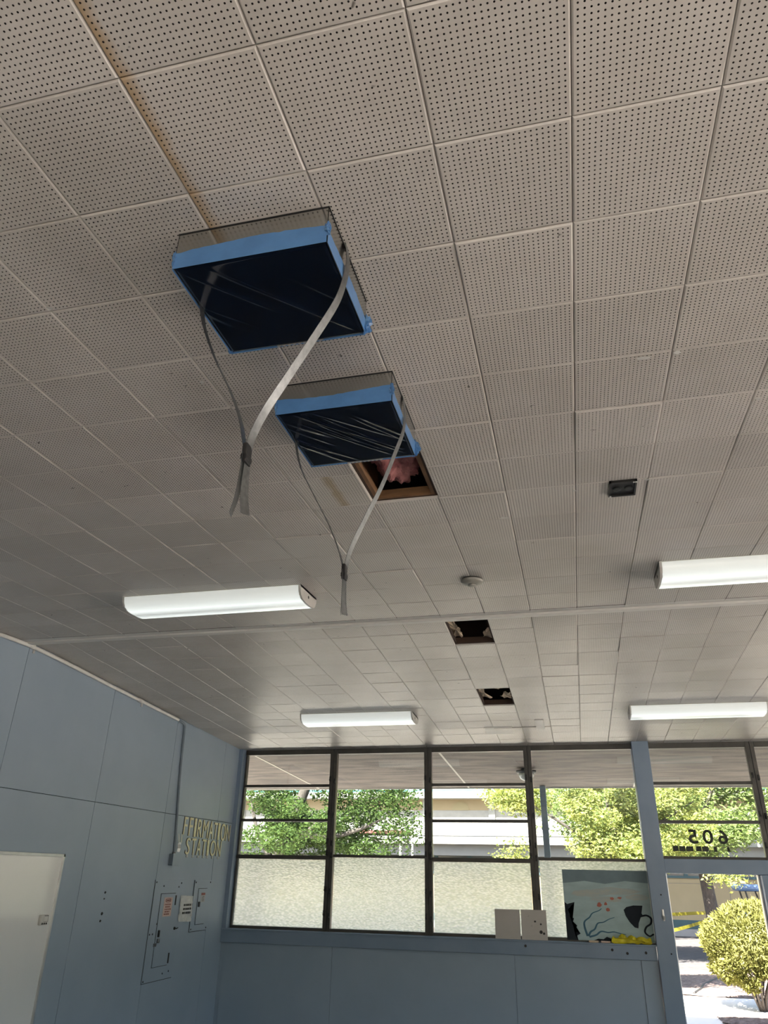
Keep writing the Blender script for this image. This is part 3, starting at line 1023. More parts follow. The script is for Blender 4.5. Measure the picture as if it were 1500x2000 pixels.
def strap(label, y, right, left, tails, knot, w=.027):
    t = empty('hanging_strap', (knot[0], y, RZ + knot[1] - .2))
    tag(t, label, 'strap', 'metal straps under the boxes')
    m = MB(); m.smooth = False
    ribbon(m, [(x, y + dy, RZ + z) for x, z, dy in right], w, .0011, twist=lambda s: math.radians(10) * s)
    m.build('band', 'galvanised', t)
    m = MB()
    ribbon(m, [(x, y + dy, RZ + z) for x, z, dy in left], w, .0011)
    m.build('band', 'galvanised', t)
    for tl in tails:
        m = MB(); ribbon(m, [(x, y + dy, RZ + z) for x, z, dy in tl], w, .0011, twist=lambda s, k=tl[0][2]: (25 if k > 0 else -16) * s * PI / 180)
        m.build('tail', 'galvanised', t)
    m = MB()
    kx, kz = knot
    m.bevbox(kx - .0065, kx + .0065, y - w * .56, y + w * .56, RZ + kz - .028, RZ + kz + .024, .003)
    m.bevbox(kx - .0078, kx + .0078, y - w * .60, y + w * .60, RZ + kz - .020, RZ + kz - .006, .002)
    m.build('tape_wrap', 'black_tape', t)

strap('wide metal strap hanging from the nearer box, ends taped with black tape', -3.52,
      [(.327, -.085, .02), (.330, -.12, 0), (.337, -.182, 0), (.330, -.252, 0), (.309, -.325, 0), (.255, -.43, 0), (.196, -.539, 0), (.151, -.622, 0), (.124, -.690, 0), (.1165, -.735, 0)],
      [(-.084, -.11, .06), (-.086, -.20, .03), (-.076, -.245, .01), (-.051, -.333, 0), (-.007, -.442, 0), (.050, -.554, 0), (.086, -.642, 0), (.102, -.703, 0), (.1105, -.735, 0)],
      [[(.116, -.745, .004), (.115, -.80, .006), (.116, -.85, .008), (.122, -.895, .010)], [(.111, -.745, -.004), (.109, -.80, -.006), (.106, -.86, -.010), (.098, -.905, -.014)]], (.1135, -.742))
strap('narrow looking metal strap hanging from the farther box to a thin tail', -2.78,
      [(.322, -.07, .02), (.324, -.10, 0), (.329, -.152, 0), (.325, -.237, 0), (.293, -.336, 0), (.251, -.451, 0), (.193, -.579, 0), (.152, -.676, 0), (.1385, -.735, 0)],
      [(-.084, -.10, .06), (-.085, -.17, .03), (-.070, -.249, .01), (-.042, -.347, 0), (.010, -.454, 0), (.068, -.567, 0), (.109, -.664, 0), (.1305, -.735, 0)],
      [[(.1365, -.745, .003), (.136, -.81, .004), (.137, -.86, .004), (.140, -.893, .006)], [(.1320, -.745, -.003), (.133, -.81, -.004), (.132, -.86, -.006), (.131, -.893, -.008)]], (.1345, -.750), w=.026)

# ------------------------------------------------------------------ fluorescent fixtures
def lamp_root(label, x0, x1, yc, slope):
    z = near_z(yc) if slope > 0 else far_z(yc)
    ang = math.atan(math.tan(S1)) if slope > 0 else -math.atan(math.tan(S2))
    t = empty('fluorescent_fixture', (0, 0, 0))
    tag(t, label, 'ceiling light', 'wraparound ceiling lights')
    L = x1 - x0
    hw = .150
    m = MB(); m.box(-L / 2, L / 2, -hw + .004, hw - .004, -.014, -.001); m.build('housing', 'lamp_steel', t)
    prof = [(-hw, -.006), (-hw - .002, -.014), (-hw + .004, -.040), (-hw + .022, -.066), (-hw + .052, -.082), (-.04, -.088), (.04, -.088), (hw - .052, -.082), (hw - .022, -.066), (hw - .004, -.040), (hw + .002, -.014), (hw, -.006)]
    m = MB(); m.smooth = True
    n = len(prof); K = 2
    vs = [(-L / 2 + .012 + (L - .024) * k / K, y, zz) for k in range(K + 1) for y, zz in prof]
    m.add(vs, [(k * n + i, k * n + i + 1, (k + 1) * n + i + 1, (k + 1) * n + i) for k in range(K) for i in range(n - 1)])
    m.build('lens', 'lamp_lens', t)
    for sgn in (-1, 1):
        xe = sgn * L / 2
        poly = [(xe, y * 1.018, zz * 1.04 + .004) for y, zz in prof] + [(xe, hw, 0), (xe, -hw, 0)]
        m = MB(); m.prism(poly, (-sgn * .014, 0, 0))
        cap = m.build('end_cap', 'lamp_steel', t)
        m = MB(); m.lathe((xe, 0, -.04), (sgn, 0, 0), [(.010, 0), (.010, .0012)], 12)
        m.build('knockout', 'dark_hardware', cap, origin=(0, 0, 0))
    t.location = ((x0 + x1) / 2, yc, z)
    t.rotation_euler = (ang, 0, 0)
    return t

lamp_root('lit fluorescent fixture before the ridge on the left, near the dangling strap', -1.945, -0.725, -.765, 1)
lamp_root('lit fluorescent fixture before the ridge, cut by the right frame edge', 1.360, 2.580, -.720, 1)
lamp_root('lit fluorescent fixture above the corner windows, beyond the ridge', -1.935, -0.735, 2.66, -1)
lamp_root('lit fluorescent fixture above the post and doorway, beyond the ridge', 1.375, 2.595, 2.70, -1)

# ------------------------------------------------------------------ smoke detector and junction box
n1 = Vector((0, math.sin(S1), -math.cos(S1)))
yd = -.785
t = empty('smoke_detector', (.308, yd, near_z(yd)))
tag(t, 'round off-white smoke detector on the ceiling near the ridge', 'smoke detector')
m = MB(); m.smooth = True
m.lathe((.308, yd, near_z(yd)), n1, [(.060, 0), (.060, .010)], 32); m.build('base', 'dark_hardware', t)
m = MB(); m.smooth = True
m.lathe((.308, yd, near_z(yd)), n1, [(.066, .008), (.067, .016), (.058, .026), (.032, .034)], 32); m.build('cover', 'detector_beige', t)
m = MB(); m.smooth = True
m.lathe((.308, yd, near_z(yd)), n1, [(.024, .033), (.024, .043), (.018, .046)], 24); m.build('sensor_cap', 'detector_beige', t)

jb = (1.115, -1.872)
t = empty('junction_box', (jb[0], jb[1], near_z(jb[1])))
tag(t, 'small open black junction box with two round devices set in the tiles', 'junction box')
zz = near_z(jb[1])
m = MB()
for b in ((-.058, -.050, -.068, .068), (.050, .058, -.068, .068), (-.058, .058, -.068, -.060), (-.058, .058, .060, .068)):
    m.box(jb[0] + b[0], jb[0] + b[1], jb[1] + b[2], jb[1] + b[3], zz - .012, zz + .001)
m.build('rim', 'dark_hardware', t)
m = MB(); m.box(jb[0] - .052, jb[0] + .052, jb[1] - .062, jb[1] + .062, zz - .0045, zz - .003); m.build('back_plate', 'dark_hardware', t)
for dx in (-.024, .026):
    m = MB(); m.lathe((jb[0] + dx, jb[1] + .004, zz - .004), (0, 0, -1), [(.019, 0), (.019, .004), (.013, .0055)], 20); m.build('knockout', 'lantern_dark', t)
for dx, dy in ((-.050, .060), (.044, -.062), (.053, -.062)):
    m = MB(); m.lathe((jb[0] + dx, jb[1] + dy, zz - .011), (0, 0, -1), [(.0045, 0), (.0045, .004)], 10); m.build('screw', 'plastic_white', t)

# ------------------------------------------------------------------ what shows in the open holes
def lump(name, mat, c, r, label, cat, seed, amp=.22, freq=2.2, parent=None, sub=5):
    from mathutils import noise as mn
    bm = bmesh.new()
    bmesh.ops.create_icosphere(bm, subdivisions=sub, radius=1.0)
    for v in bm.verts:
        q = v.co.copy()
        k = 1 + amp * mn.noise(q * freq + Vector((seed, 0, 0))) + amp * .55 * mn.noise(q * freq * 2.7 + Vector((0, seed, 0))) + amp * .3 * mn.noise(q * freq * 6 + Vector((0, 0, seed)))
        v.co = Vector((c[0] + q.x * r[0] * k, c[1] + q.y * r[1] * k, c[2] + q.z * r[2] * k))
    bm.verts.index_update()
    m = MB(); m.smooth = True
    m.add([v.co[:] for v in bm.verts], [[v.index for v in f.verts] for f in bm.faces]); bm.free()
    o = m.build(name, mat, parent, origin=None if parent else c)
    return tag(o, label, cat) if not parent else o

lump('insulation_batt', 'insulation_pink', (.160, -2.27, near_z(-2.2) + .112), (.125, .25, .085), 'pink fibre insulation bulging in the opening behind the farther box', 'insulation', 3.1, amp=.35)
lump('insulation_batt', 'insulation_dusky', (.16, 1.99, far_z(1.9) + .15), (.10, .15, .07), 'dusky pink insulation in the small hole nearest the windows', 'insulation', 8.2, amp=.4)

def torn(label, pts, z, mat='torn_paper'):
    from mathutils import noise as mn
    c = Vector((sum(p[0] for p in pts) / len(pts), sum(p[1] for p in pts) / len(pts), z))
    fine = []
    n = len(pts); rr = random.Random(int(c.x * 999) + int(c.y * 77))
    for i in range(n):
        a, b = Vector(pts[i]), Vector(pts[(i + 1) % n])
        for k in range(6):
            s = k / 6
            p = a.lerp(b, s)
            j = .007 if k else .0
            fine.append((p.x + rr.uniform(-j, j), p.y + rr.uniform(-j, j)))
    nv = len(fine)
    vs = [(x, y, z + .02 * math.sin(x * 60) * .4 + .010 * math.sin(y * 47)) for x, y in fine]
    vs2 = [(x, y, zz2 + .0015) for x, y, zz2 in vs]
    top = [c[:]]; bot = [(c.x, c.y, c.z + .0015)]
    m = MB()
    m.add(vs + vs2 + top + bot, [(2 * nv, (i + 1) % nv, i) for i in range(nv)] + [(2 * nv + 1, nv + i, nv + (i + 1) % nv) for i in range(nv)] + [(i, (i + 1) % nv, nv + (i + 1) % nv, nv + i) for i in range(nv)])
    o = m.build('torn_paper', mat, None, origin=c[:], fix=True)
    tag(o, label, 'paper', 'torn backing paper in the ceiling holes')

z2, z3 = far_z(.3) + .034, far_z(2.1) + .034
torn('ribbed torn paper along the left side of the hole by the ridge batten', [(.006, .10), (.055, .12), (.070, .24), (.082, .40), (.060, .56), (.006, .56)], z2)
torn('pale torn paper flap on the right side of the hole by the ridge batten', [(.298, .30), (.262, .34), (.235, .45), (.225, .52), (.262, .545), (.298, .53)], z2 - .01)
torn('torn paper scrap on the left side of the hole nearest the windows', [(.006, 1.83), (.075, 1.83), (.045, 2.0), (.060, 2.14), (.105, 2.28), (.02, 2.30)], z3)
torn('large pale torn paper flap on the right side of the hole nearest the windows', [(.298, 1.95), (.23, 2.06), (.185, 2.16), (.215, 2.22), (.25, 2.30), (.298, 2.29)], z3 - .012)
torn('shaded torn paper at the front edge of the hole nearest the windows', [(.10, 1.82), (.298, 1.82), (.298, 1.90), (.235, 1.95), (.15, 1.93)], z3 + .01)

# ------------------------------------------------------------------ left wall: conduit, boxes, board, letters
def on_left(m, v, f, yc, zc, x=XL, rot=0.0):
    ca, sa = math.cos(rot), math.sin(rot)
    m.add([(x + p[2], yc + p[0] * ca - p[1] * sa, zc + p[0] * sa + p[1] * ca) for p in v], f)

t = empty('wall_conduit', (XL + .016, 2.79, 2.06))
tag(t, 'thin metal conduit along the top of the side wall bending down to a small box', 'conduit')
pts = [(XL + .020, y, (near_z(y) if y < 0 else far_z(y)) - .030) for y in (-6.5, -3, -.8)] + [(XL + .020, -.05, RZ - .034), (XL + .020, .4, far_z(.4) - .026)]
pts += [(XL + .020, y, far_z(y) - .028) for y in (1.2, 2.0, 2.50)]
m = MB(); m.smooth = True
m.tube(catmull(pts, 4), .0155, 12); m.build('pipe', 'conduit_white', t)
bend = [(XL + .020, 2.50, far_z(2.5) - .028), (XL + .020, 2.60, far_z(2.6) - .032), (XL + .018, 2.655, far_z(2.6) - .055), (XL + .016, 2.672, far_z(2.6) - .12)]
pts = bend + [(XL + .015, 2.70, 2.9), (XL + .015, 2.755, 2.5), (XL + .015, 2.795, 2.2), (XL + .015, 2.805, 2.055)]
m = MB(); m.smooth = True
m.tube(catmull(pts, 6), .0125, 12); m.build('pipe', 'steel_blue_grey', t)
for y in (0.01, 1.70):
    z = far_z(y) - .028
    m = MB(); m.smooth = True
    m.tube([(XL + .020, y - .035, z + .002), (XL + .020, y + .035, z - .002)], .0200, 12); cp = m.build('coupling', 'conduit_white', t)
    m = MB(); m.box(XL, XL + .006, y + .05, y + .075, z - .045, z + .012); m.build('clamp', 'aluminium', t)
m = MB(); m.bevbox(XL + .001, XL + .050, 2.735, 2.865, 1.955, 2.062, .004); bx = m.build('box', 'steel_blue_grey', t)
m = MB(); m.bevbox(XL + .0495, XL + .0535, 2.73, 2.87, 1.950, 2.067, .0015); m.build('cover_plate', 'wall_blue', bx, origin=ORG[bx.name])
m = MB(); m.lathe((XL + .015, 2.805, 2.062), (0, 0, 1), [(.019, 0), (.019, .014), (.015, .02)], 12); m.build('connector', 'galvanised', t)

# whiteboard with its frame
t = empty('whiteboard', (XL, .3, .9))
tag(t, 'glossy whiteboard with a thin pale metal frame on the side wall', 'whiteboard')
m = MB(); m.box(XL + .001, XL + .010, -.60, .958, .80, 1.995); m.build('panel', 'whiteboard', t)
for b in ((.952, .974, .80, 2.013), (-.62, -.60, .80, 2.013), (-.62, .974, 1.991, 2.013), (-.62, .974, .78, .802)):
    m = MB(); m.bevbox(XL + .0005, XL + .020, b[0], b[1], b[2], b[3], .002); m.build('frame_rail', 'aluminium', t)
t = empty('kitchen_timer', (XL + .010, .845, 1.545))
tag(t, 'small white timer with three buttons stuck on the whiteboard', 'timer')
m = MB(); m.bevbox(XL + .0105, XL + .034, .800, .892, 1.508, 1.580, .006); m.build('body', 'plastic_white', t)
m = MB(); m.bevbox(XL + .0335, XL + .0355, .838, .888, 1.532, 1.575, .0008); m.build('bezel', 'lantern_dark', t)
m = MB(); m.bevbox(XL + .035, XL + .037, .834, .883, 1.534, 1.571, .0008); m.build('screen', 'plastic_white', t)
for k in range(3):
    m = MB(); m.lathe((XL + .033, .824 + .024 * k, 1.519), (1, 0, 0), [(.007, 0), (.007, .004)], 10); m.build('button', 'dark_hardware', t)

# cut-out letters
def letter(ch, yc, zc, h, w, label, rot=0.0, tail=True):
    t = empty('wall_letter', (XL, yc, zc - h / 2))
    tag(t, label, 'letter', 'cut-out letters on the side wall')
    v, f = text_mesh(ch, h, w, .003, 0.0)
    v2 = v.copy(); v2[:, 2] += .0045
    m = MB(); on_left(m, v2, f, yc, zc, rot=rot); m.build('face', 'letter_cream', t)
    v3 = v * np.array([1.06, 1.02, .8]); v3[:, 2] += .0015; v3[:, 0] -= .010
    m = MB(); on_left(m, v3, f, yc, zc, rot=rot); m.build('backing', 'letter_outline', t)  # darker copy behind the face, slightly larger and shifted left
    if tail:
        m = MB(); m.bevbox(XL + .003, XL + .009, yc - .018, yc + .020, zc - h / 2 - .028, zc - h / 2 - .004, .002); m.build('tack', 'paper_white', t)
ord_ = ['first', 'second', 'third', 'fourth', 'fifth', 'sixth', 'seventh', 'eighth', 'ninth', 'tenth']
row1 = 'FFIRMATION'
w1 = [.075, .080, .045, .105, .135, .110, .085, .045, .125, .110]
x1s = [3.005, 3.130, 3.235, 3.345, 3.490, 3.635, 3.755, 3.845, 3.965, 4.105]
for i, ch in enumerate(row1):
    letter(ch, x1s[i], 2.345 - .002 * i, .178 + .006 * (i % 3), w1[i], 'cream paper letter %s, %s in the upper wall word' % (ch, ord_[i]), rot=.02 * ((i * 7) % 3 - 1), tail=False)
row2 = 'STATION'
w2 = [.085, .100, .105, .095, .045, .135, .115]
x2s = [3.115, 3.250, 3.375, 3.500, 3.605, 3.735, 3.890]
for i, ch in enumerate(row2):
    letter(ch, x2s[i], 2.148, .165, w2[i], 'cream paper letter %s, %s in the word STATION' % (ch, ord_[i]), rot=.03 * ((i * 5) % 3 - 1))
t = empty('wall_letter', (XL, 2.905, 2.08)); tag(t, 'pale curled paper letter A slipped down beside the conduit', 'letter', 'cut-out letters on the side wall')
m = MB(); m.smooth = False
P = [(2.905, 2.085), (2.90, 2.12), (2.91, 2.155), (2.905, 2.18)]
for k in range(3):
    (ya, za), (yb, zb) = P[k], P[k + 1]
    m.add([(XL + .006 + .012 * (k % 2), ya - .034, za), (XL + .006 + .012 * (k % 2), ya + .034, za), (XL + .006 + .012 * ((k + 1) % 2), yb + .034, zb), (XL + .006 + .012 * ((k + 1) % 2), yb - .034, zb)], [(0, 1, 2, 3)])
m.build('face', 'paper_white', t, fix=False)
for s in (-1, 1):
    m = MB(); m.add([(XL + .018, 2.905 + s * .012, 2.175), (XL + .018, 2.905 + s * .034, 2.175), (XL + .008, 2.905 + s * .044, 2.262), (XL + .008, 2.905 + s * .028, 2.262)], [(0, 1, 2, 3)])
    m.build('leg', 'paper_white', t, fix=False)

# electrical panels
def eframe(t, y0, y1, z0, z1, th=.008):
    m = MB(); m.bevbox(XL + .0005, XL + th, y0, y1, z0, z1, .002); m.build('cover', 'wall_blue', t)
    m = MB(); m.box(XL, XL + .002, y0 - .006, y0, z0 - .006, z1 + .004); m.box(XL, XL + .002, y0, y1, z0 - .006, z0); m.build('shadow_strip', 'dark_hardware', t)  # dark strips painting the cover's shadow along its left and lower edges
def edoor(t, y0, y1, z0, z1, x):
    m = MB(); m.box(x, x + .0015, y0 - .005, y1 + .003, z0 - .005, z1 + .005); m.build('door_gap', 'dark_hardware', t)
    m = MB(); m.bevbox(x, x + .006, y0, y1, z0, z1, .0015); return m.build('door', 'wall_blue', t)
t = empty('electrical_panel', (XL, 2.82, .94)); tag(t, 'tall electrical panel painted wall blue, with a danger sticker and latch', 'electrical panel')
eframe(t, 2.528, 3.112, .940, 1.818)
dr = edoor(t, 2.668, 2.968, 1.060, 1.694, XL + .008)
for z in (1.632, 1.117):
    m = MB(); m.bevbox(XL + .008, XL + .020, 2.962, 2.982, z - .045, z + .045, .003); m.build('hinge', 'dark_hardware', t)
m = MB(); m.bevbox(XL + .012, XL + .030, 2.692, 2.712, 1.315, 1.375, .004); m.build('latch', 'dark_hardware', dr, origin=ORG[dr.name])
m = MB(); m.bevbox(XL + .012, XL + .034, 2.690, 2.722, 1.265, 1.302, .006); m.bevbox(XL + .010, XL + .020, 2.640, 2.690, 1.235, 1.265, .003); m.build('padlock', 'galvanised', t)
for y, z in ((2.545, 1.80), (3.07, 1.79), (2.70, 1.765), (3.02, 1.755), (2.545, .955), (2.90, .99), (3.02, 1.0), (2.545, 1.345), (2.60, 1.345), (2.66, 1.43)):
    m = MB(); m.lathe((XL + .008, y, z), (1, 0, 0), [(.008, 0), (.008, .003), (.004, .004)], 10); m.build('screw', 'dark_hardware', t)
s = MB(); s.box(XL + .0142, XL + .0150, 2.735, 2.908, 1.490, 1.662); st = s.build('danger_sticker', 'paper_pink', t)
v, f = text_mesh('DANGER', .022, .105, .0008, .02)
m = MB(); on_left(m, v, f, 2.822, 1.634, XL + .0156); m.build('sticker_word', 'ink_red', st, origin=ORG[st.name])
m = MB()
ov = [(2.822 + .068 * math.cos(a) * (1 if abs(math.cos(a)) < .8 else .96), 1.634 + .020 * math.sin(a)) for a in [2 * PI * k / 24 for k in range(24)]]
oi = [(2.822 + .062 * math.cos(a), 1.634 + .0165 * math.sin(a)) for a in [2 * PI * k / 24 for k in range(24)]]
m.add([(XL + .0153, y, z) for y, z in ov] + [(XL + .0153, y, z) for y, z in oi], [(k, (k + 1) % 24, 24 + (k + 1) % 24, 24 + k) for k in range(24)])
m.build('sticker_oval', 'ink_red', st, origin=ORG[st.name], fix=False)
rr = random.Random(4)
def print_lines(t, y0, y1, z0, z1, n, x, mat, hh=.012):
    m = MB()
    for k in range(n):
        z = z1 - (z1 - z0) * (k + .5) / n
        y = y0 + rr.uniform(0, .02)
        while y < y1 - .02:
            w = rr.uniform(.012, .035); w = min(w, y1 - y)
            m.box(x, x + .0004, y, y + w, z - hh / 2, z + hh / 2); y += w + .008
    return m.build('print', mat, t, origin=ORG[t.name])
print_lines(st, 2.755, 2.890, 1.500, 1.608, 5, XL + .0151, 'ink_red')
t = empty('electrical_panel', (XL, 3.58, 1.32)); tag(t, 'short electrical panel painted wall blue, nearest the windows', 'electrical panel')
eframe(t, 3.380, 3.782, 1.323, 1.815, .010)
dr = edoor(t, 3.482, 3.690, 1.387, 1.731, XL + .010)
m = MB(); m.bevbox(XL + .015, XL + .026, 3.490, 3.530, 1.555, 1.605, .003); m.build('latch', 'dark_hardware', dr, origin=ORG[dr.name])
for y, z in ((3.40, 1.795), (3.76, 1.795), (3.40, 1.345), (3.76, 1.345)):
    m = MB(); m.lathe((XL + .010, y, z), (1, 0, 0), [(.008, 0), (.008, .003), (.004, .004)], 10); m.build('screw', 'dark_hardware', t)
m = MB(); m.box(XL + .0162, XL + .0170, 3.545, 3.645, 1.600, 1.692); st = m.build('warning_label', 'grey_plastic', t)
m = MB(); m.box(XL + .0171, XL + .0176, 3.548, 3.642, 1.668, 1.690); m.build('label_header', 'ink_red', st, origin=ORG[st.name])
print_lines(st, 3.560, 3.630, 1.605, 1.662, 4, XL + .0171, 'ink_black', .005)

t = empty('paper_notice', (XL, 3.22, 1.43)); tag(t, 'crinkled white paper notice in a plastic sleeve between the two panels', 'notice')
K = 12; m = MB(); m.smooth = True
vs = []
for j in range(K + 1):
    for i in range(K + 1):
        u, v_ = i / K, j / K
        vs.append((XL + .010 + rr.uniform(0, .012) * (1.3 - v_), 3.082 + .285 * u + rr.uniform(-.003, .003), 1.432 + .243 * v_ - .012 * u))
m.add(vs, [(j * (K + 1) + i, j * (K + 1) + i + 1, (j + 1) * (K + 1) + i + 1, (j + 1) * (K + 1) + i) for j in range(K) for i in range(K)])
m.build('sheet', 'paper_white', t, fix=False)
print_lines(t, 3.135, 3.325, 1.490, 1.600, 3, XL + .0235, 'ink_black', .020)

t = empty('wall_hook', (XL, 3.045, 1.374)); tag(t, 'small dark hook on the blue wall below the notice', 'hook')
m = MB(); m.lathe((XL + .008, 3.03, 1.374), (1, 0, 0), [(.014, 0), (.012, .012)], 10); m.build('base', 'dark_hardware', t)
m = MB(); m.tube([(XL + .014, 3.03, 1.374), (XL + .026, 3.05, 1.372), (XL + .026, 3.075, 1.378)], .005, 8); m.build('prong', 'dark_hardware', t)
for (y, z, r, lab) in ((1.672, 1.722, .010, 'uppermost dark screw anchor on the blue wall right of the whiteboard'), (1.672, 1.672, .006, 'tiny dark screw anchor just under the uppermost one'),
                       (1.676, 1.556, .013, 'largest dark screw anchor on the blue wall right of the whiteboard'), (1.668, 1.500, .010, 'lowest dark screw anchor on the blue wall right of the whiteboard')):
    m = MB(); m.lathe((XL, y, z), (1, 0, 0), [(r, 0), (r, .004), (r * .5, .006)], 10)
    m.lathe((XL + .004, y + r * .2, z + r * .2), (1, 0, 0), [(r * .4, 0), (r * .3, .006)], 8)
    tag(m.build('screw_anchor', 'dark_hardware', None, origin=(XL, y, z)), lab, 'screw', 'screw anchors in the side wall')

# ------------------------------------------------------------------ on the post
t = empty('door_holder', (1.575, YW - .03, 1.585)); tag(t, 'small pale metal catch screwed to the blue post', 'catch')
m = MB(); m.bevbox(1.563, 1.583, YW - .038, YW - .030, 1.535, 1.642, .003); m.build('plate', 'aluminium', t)
m = MB(); m.bevbox(1.566, 1.588, YW - .058, YW - .038, 1.548, 1.580, .003); m.build('lip', 'grey_plastic', t)
for x, z, lab in ((1.575, 1.775, 'dark screw hole high on the blue post'), (1.600, 1.245, 'dark screw hole low on the blue post')):
    m = MB(); m.lathe((x, YW - .030, z), (0, -1, 0), [(.008, 0), (.008, .003), (.004, .004)], 10); tag(m.build('screw', 'dark_hardware', None, origin=(x, YW - .03, z)), lab, 'screw')

# ------------------------------------------------------------------ on the sill
def leaning_tile(x0, x1, h, label, slot):
    y0, y1 = YG - .095, YG - .062
    t = empty('loose_ceiling_tile', ((x0 + x1) / 2, y0, ZS)); tag(t, label, 'ceiling tile', 'loose tiles on the sill')
    m = MB()
    dy = y1 - y0
    m.prism([(x0, y0, ZS + .001), (x1, y0, ZS + .001), (x1, y1, ZS + h), (x0, y1, ZS + h)], (0, .012, .002))
    o = m.build('board', 'tile_far', t)
    uvl = o.data.uv_layers.new(name='UVMap')
    for lp in o.data.loops:
        co = o.data.vertices[lp.vertex_index].co
        uvl.data[lp.index].uv = (co.x, co.z - h / 2)
    if slot:
        for (cx, cz, r) in ((.315, .075, .017), (.345, .062, .012), (.19, .22, .006), (.22, .13, .006)):
            yy = y0 + dy * cz / h
            m = MB(); m.lathe((cx, yy - .001, ZS + cz), (0, -1, .1), [(r, 0), (r, .0015)], 12); m.build('hole_patch', 'dark_hardware', t)
leaning_tile(-.172, .098, .278, 'left loose perforated tile leaning on the sill, clean faced', False)
leaning_tile(.110, .380, .280, 'right loose perforated tile leaning on the sill, with a dark hole', True)

t = empty('sea_painting', (1.02, YG - .03, ZS)); tag(t, 'unframed painting of seaweed, red fish and a black ray leaning on the window', 'painting')
px0, px1, pz0, pz1, py = .581, 1.468, ZS + .012, ZS + .682, YG - .040
m = MB(); m.bevbox(px0, px1, py, py + .016, pz0, pz1, .002); m.build('canvas', 'canvas_sea', t)
def paint(name, mat, poly, dy=.0008, lay=1):
    m = MB()
    n = len(poly)
    c = (sum(p[0] for p in poly) / n, sum(p[1] for p in poly) / n)
    W, H = px1 - px0, pz1 - pz0
    vs = [(px0 + W * u, py - dy * lay, pz0 + H * v) for u, v in poly] + [(px0 + W * c[0], py - dy * lay, pz0 + H * c[1])]
    m.add(vs, [(i, (i + 1) % n, n) for i in range(n)])
    return m.build(name, mat, t, fix=False)
def stroke(name, mat, pts, w0, w1, lay=2):
    P = catmull([(p[0], 0, p[1]) for p in pts], 6)
    L = []; Rr = []
    for i, p in enumerate(P):
        d = (P[min(i + 1, len(P) - 1)] - P[max(i - 1, 0)]).normalized()
        w = w0 + (w1 - w0) * i / (len(P) - 1)
        nx, nz_ = -d.z, d.x
        L.append((p.x + nx * w, p.z + nz_ * w)); Rr.append((p.x - nx * w, p.z - nz_ * w))
    m = MB(); W, H = px1 - px0, pz1 - pz0
    vs = [(px0 + W * u, py - .0008 * lay, pz0 + H * v) for u, v in L + Rr]; n = len(L)
    m.add(vs, [(i, i + 1, n + i + 1, n + i) for i in range(n - 1)])
    m.build(name, mat, t, fix=False)
pr = random.Random(12)
def blob(cx, cy, rx, ry, n=18, j=.18):
    return [(cx + rx * math.cos(2 * PI * k / n) * (1 + pr.uniform(-j, j)), cy + ry * math.sin(2 * PI * k / n) * (1 + pr.uniform(-j, j))) for k in range(n)]
paint('painted_sky', 'paint_dusk', [(0.0, .80), (.25, .84), (.5, .80), (.75, .85), (1, .82), (1, 1), (0, 1)], lay=.5)
for (cx, cy, rx, ry) in ((.30, .66, .24, .05), (.62, .70, .28, .05), (.50, .58, .20, .035), (.85, .62, .14, .04)):
    paint('painted_cloud', 'paint_cloud', blob(cx, cy, rx, ry), lay=.8 + cx * .6)
# seaweed clump at the left
poly = [(0, 0), (.13, .0), (.10, .05), (.16, .09), (.09, .12), (.13, .20), (.07, .22), (.10, .30), (.05, .32), (.07, .40), (.035, .42), (.12, .53), (.03, .50), (0, .53)]
paint('painted_kelp', 'paint_navy', poly, lay=2)
paint('painted_rock', 'paint_navy', [(.30, 0), (.55, .0), (.52, .03), (.46, .06), (.42, .025), (.36, .03)], lay=2)
for pts in ([(.24, .06), (.215, .18), (.22, .26), (.28, .32), (.32, .38), (.40, .42), (.43, .45)], [(.25, .06), (.28, .12), (.33, .16), (.37, .24), (.44, .26), (.50, .30), (.57, .33)], [(.26, .05), (.34, .08), (.40, .13), (.48, .12), (.55, .13), (.62, .11), (.68, .10)]):
    stroke('painted_weed', 'paint_weed', pts, .013, .004)
for (cx, cy, rx, ry) in ((.41, .50, .028, .030), (.485, .515, .020, .024), (.505, .435, .024, .024), (.565, .595, .022, .022), (.655, .605, .026, .016)):
    paint('painted_fish', 'paint_coral', blob(cx, cy, rx, ry, 12, .3), lay=2)
paint('painted_ray', 'paint_navy', [(.685, .44), (.72, .48), (.80, .505), (.905, .505), (.895, .45), (.885, .40), (.90, .36), (.87, .34), (.84, .26), (.83, .19), (.79, .20), (.74, .27), (.70, .36)], lay=2)
stroke('painted_ray_tail', 'paint_navy', [(.88, .36), (.94, .37), (.985, .33), (.975, .26), (.92, .21), (.90, .14), (.945, .09), (.995, .12)], .013, .010)

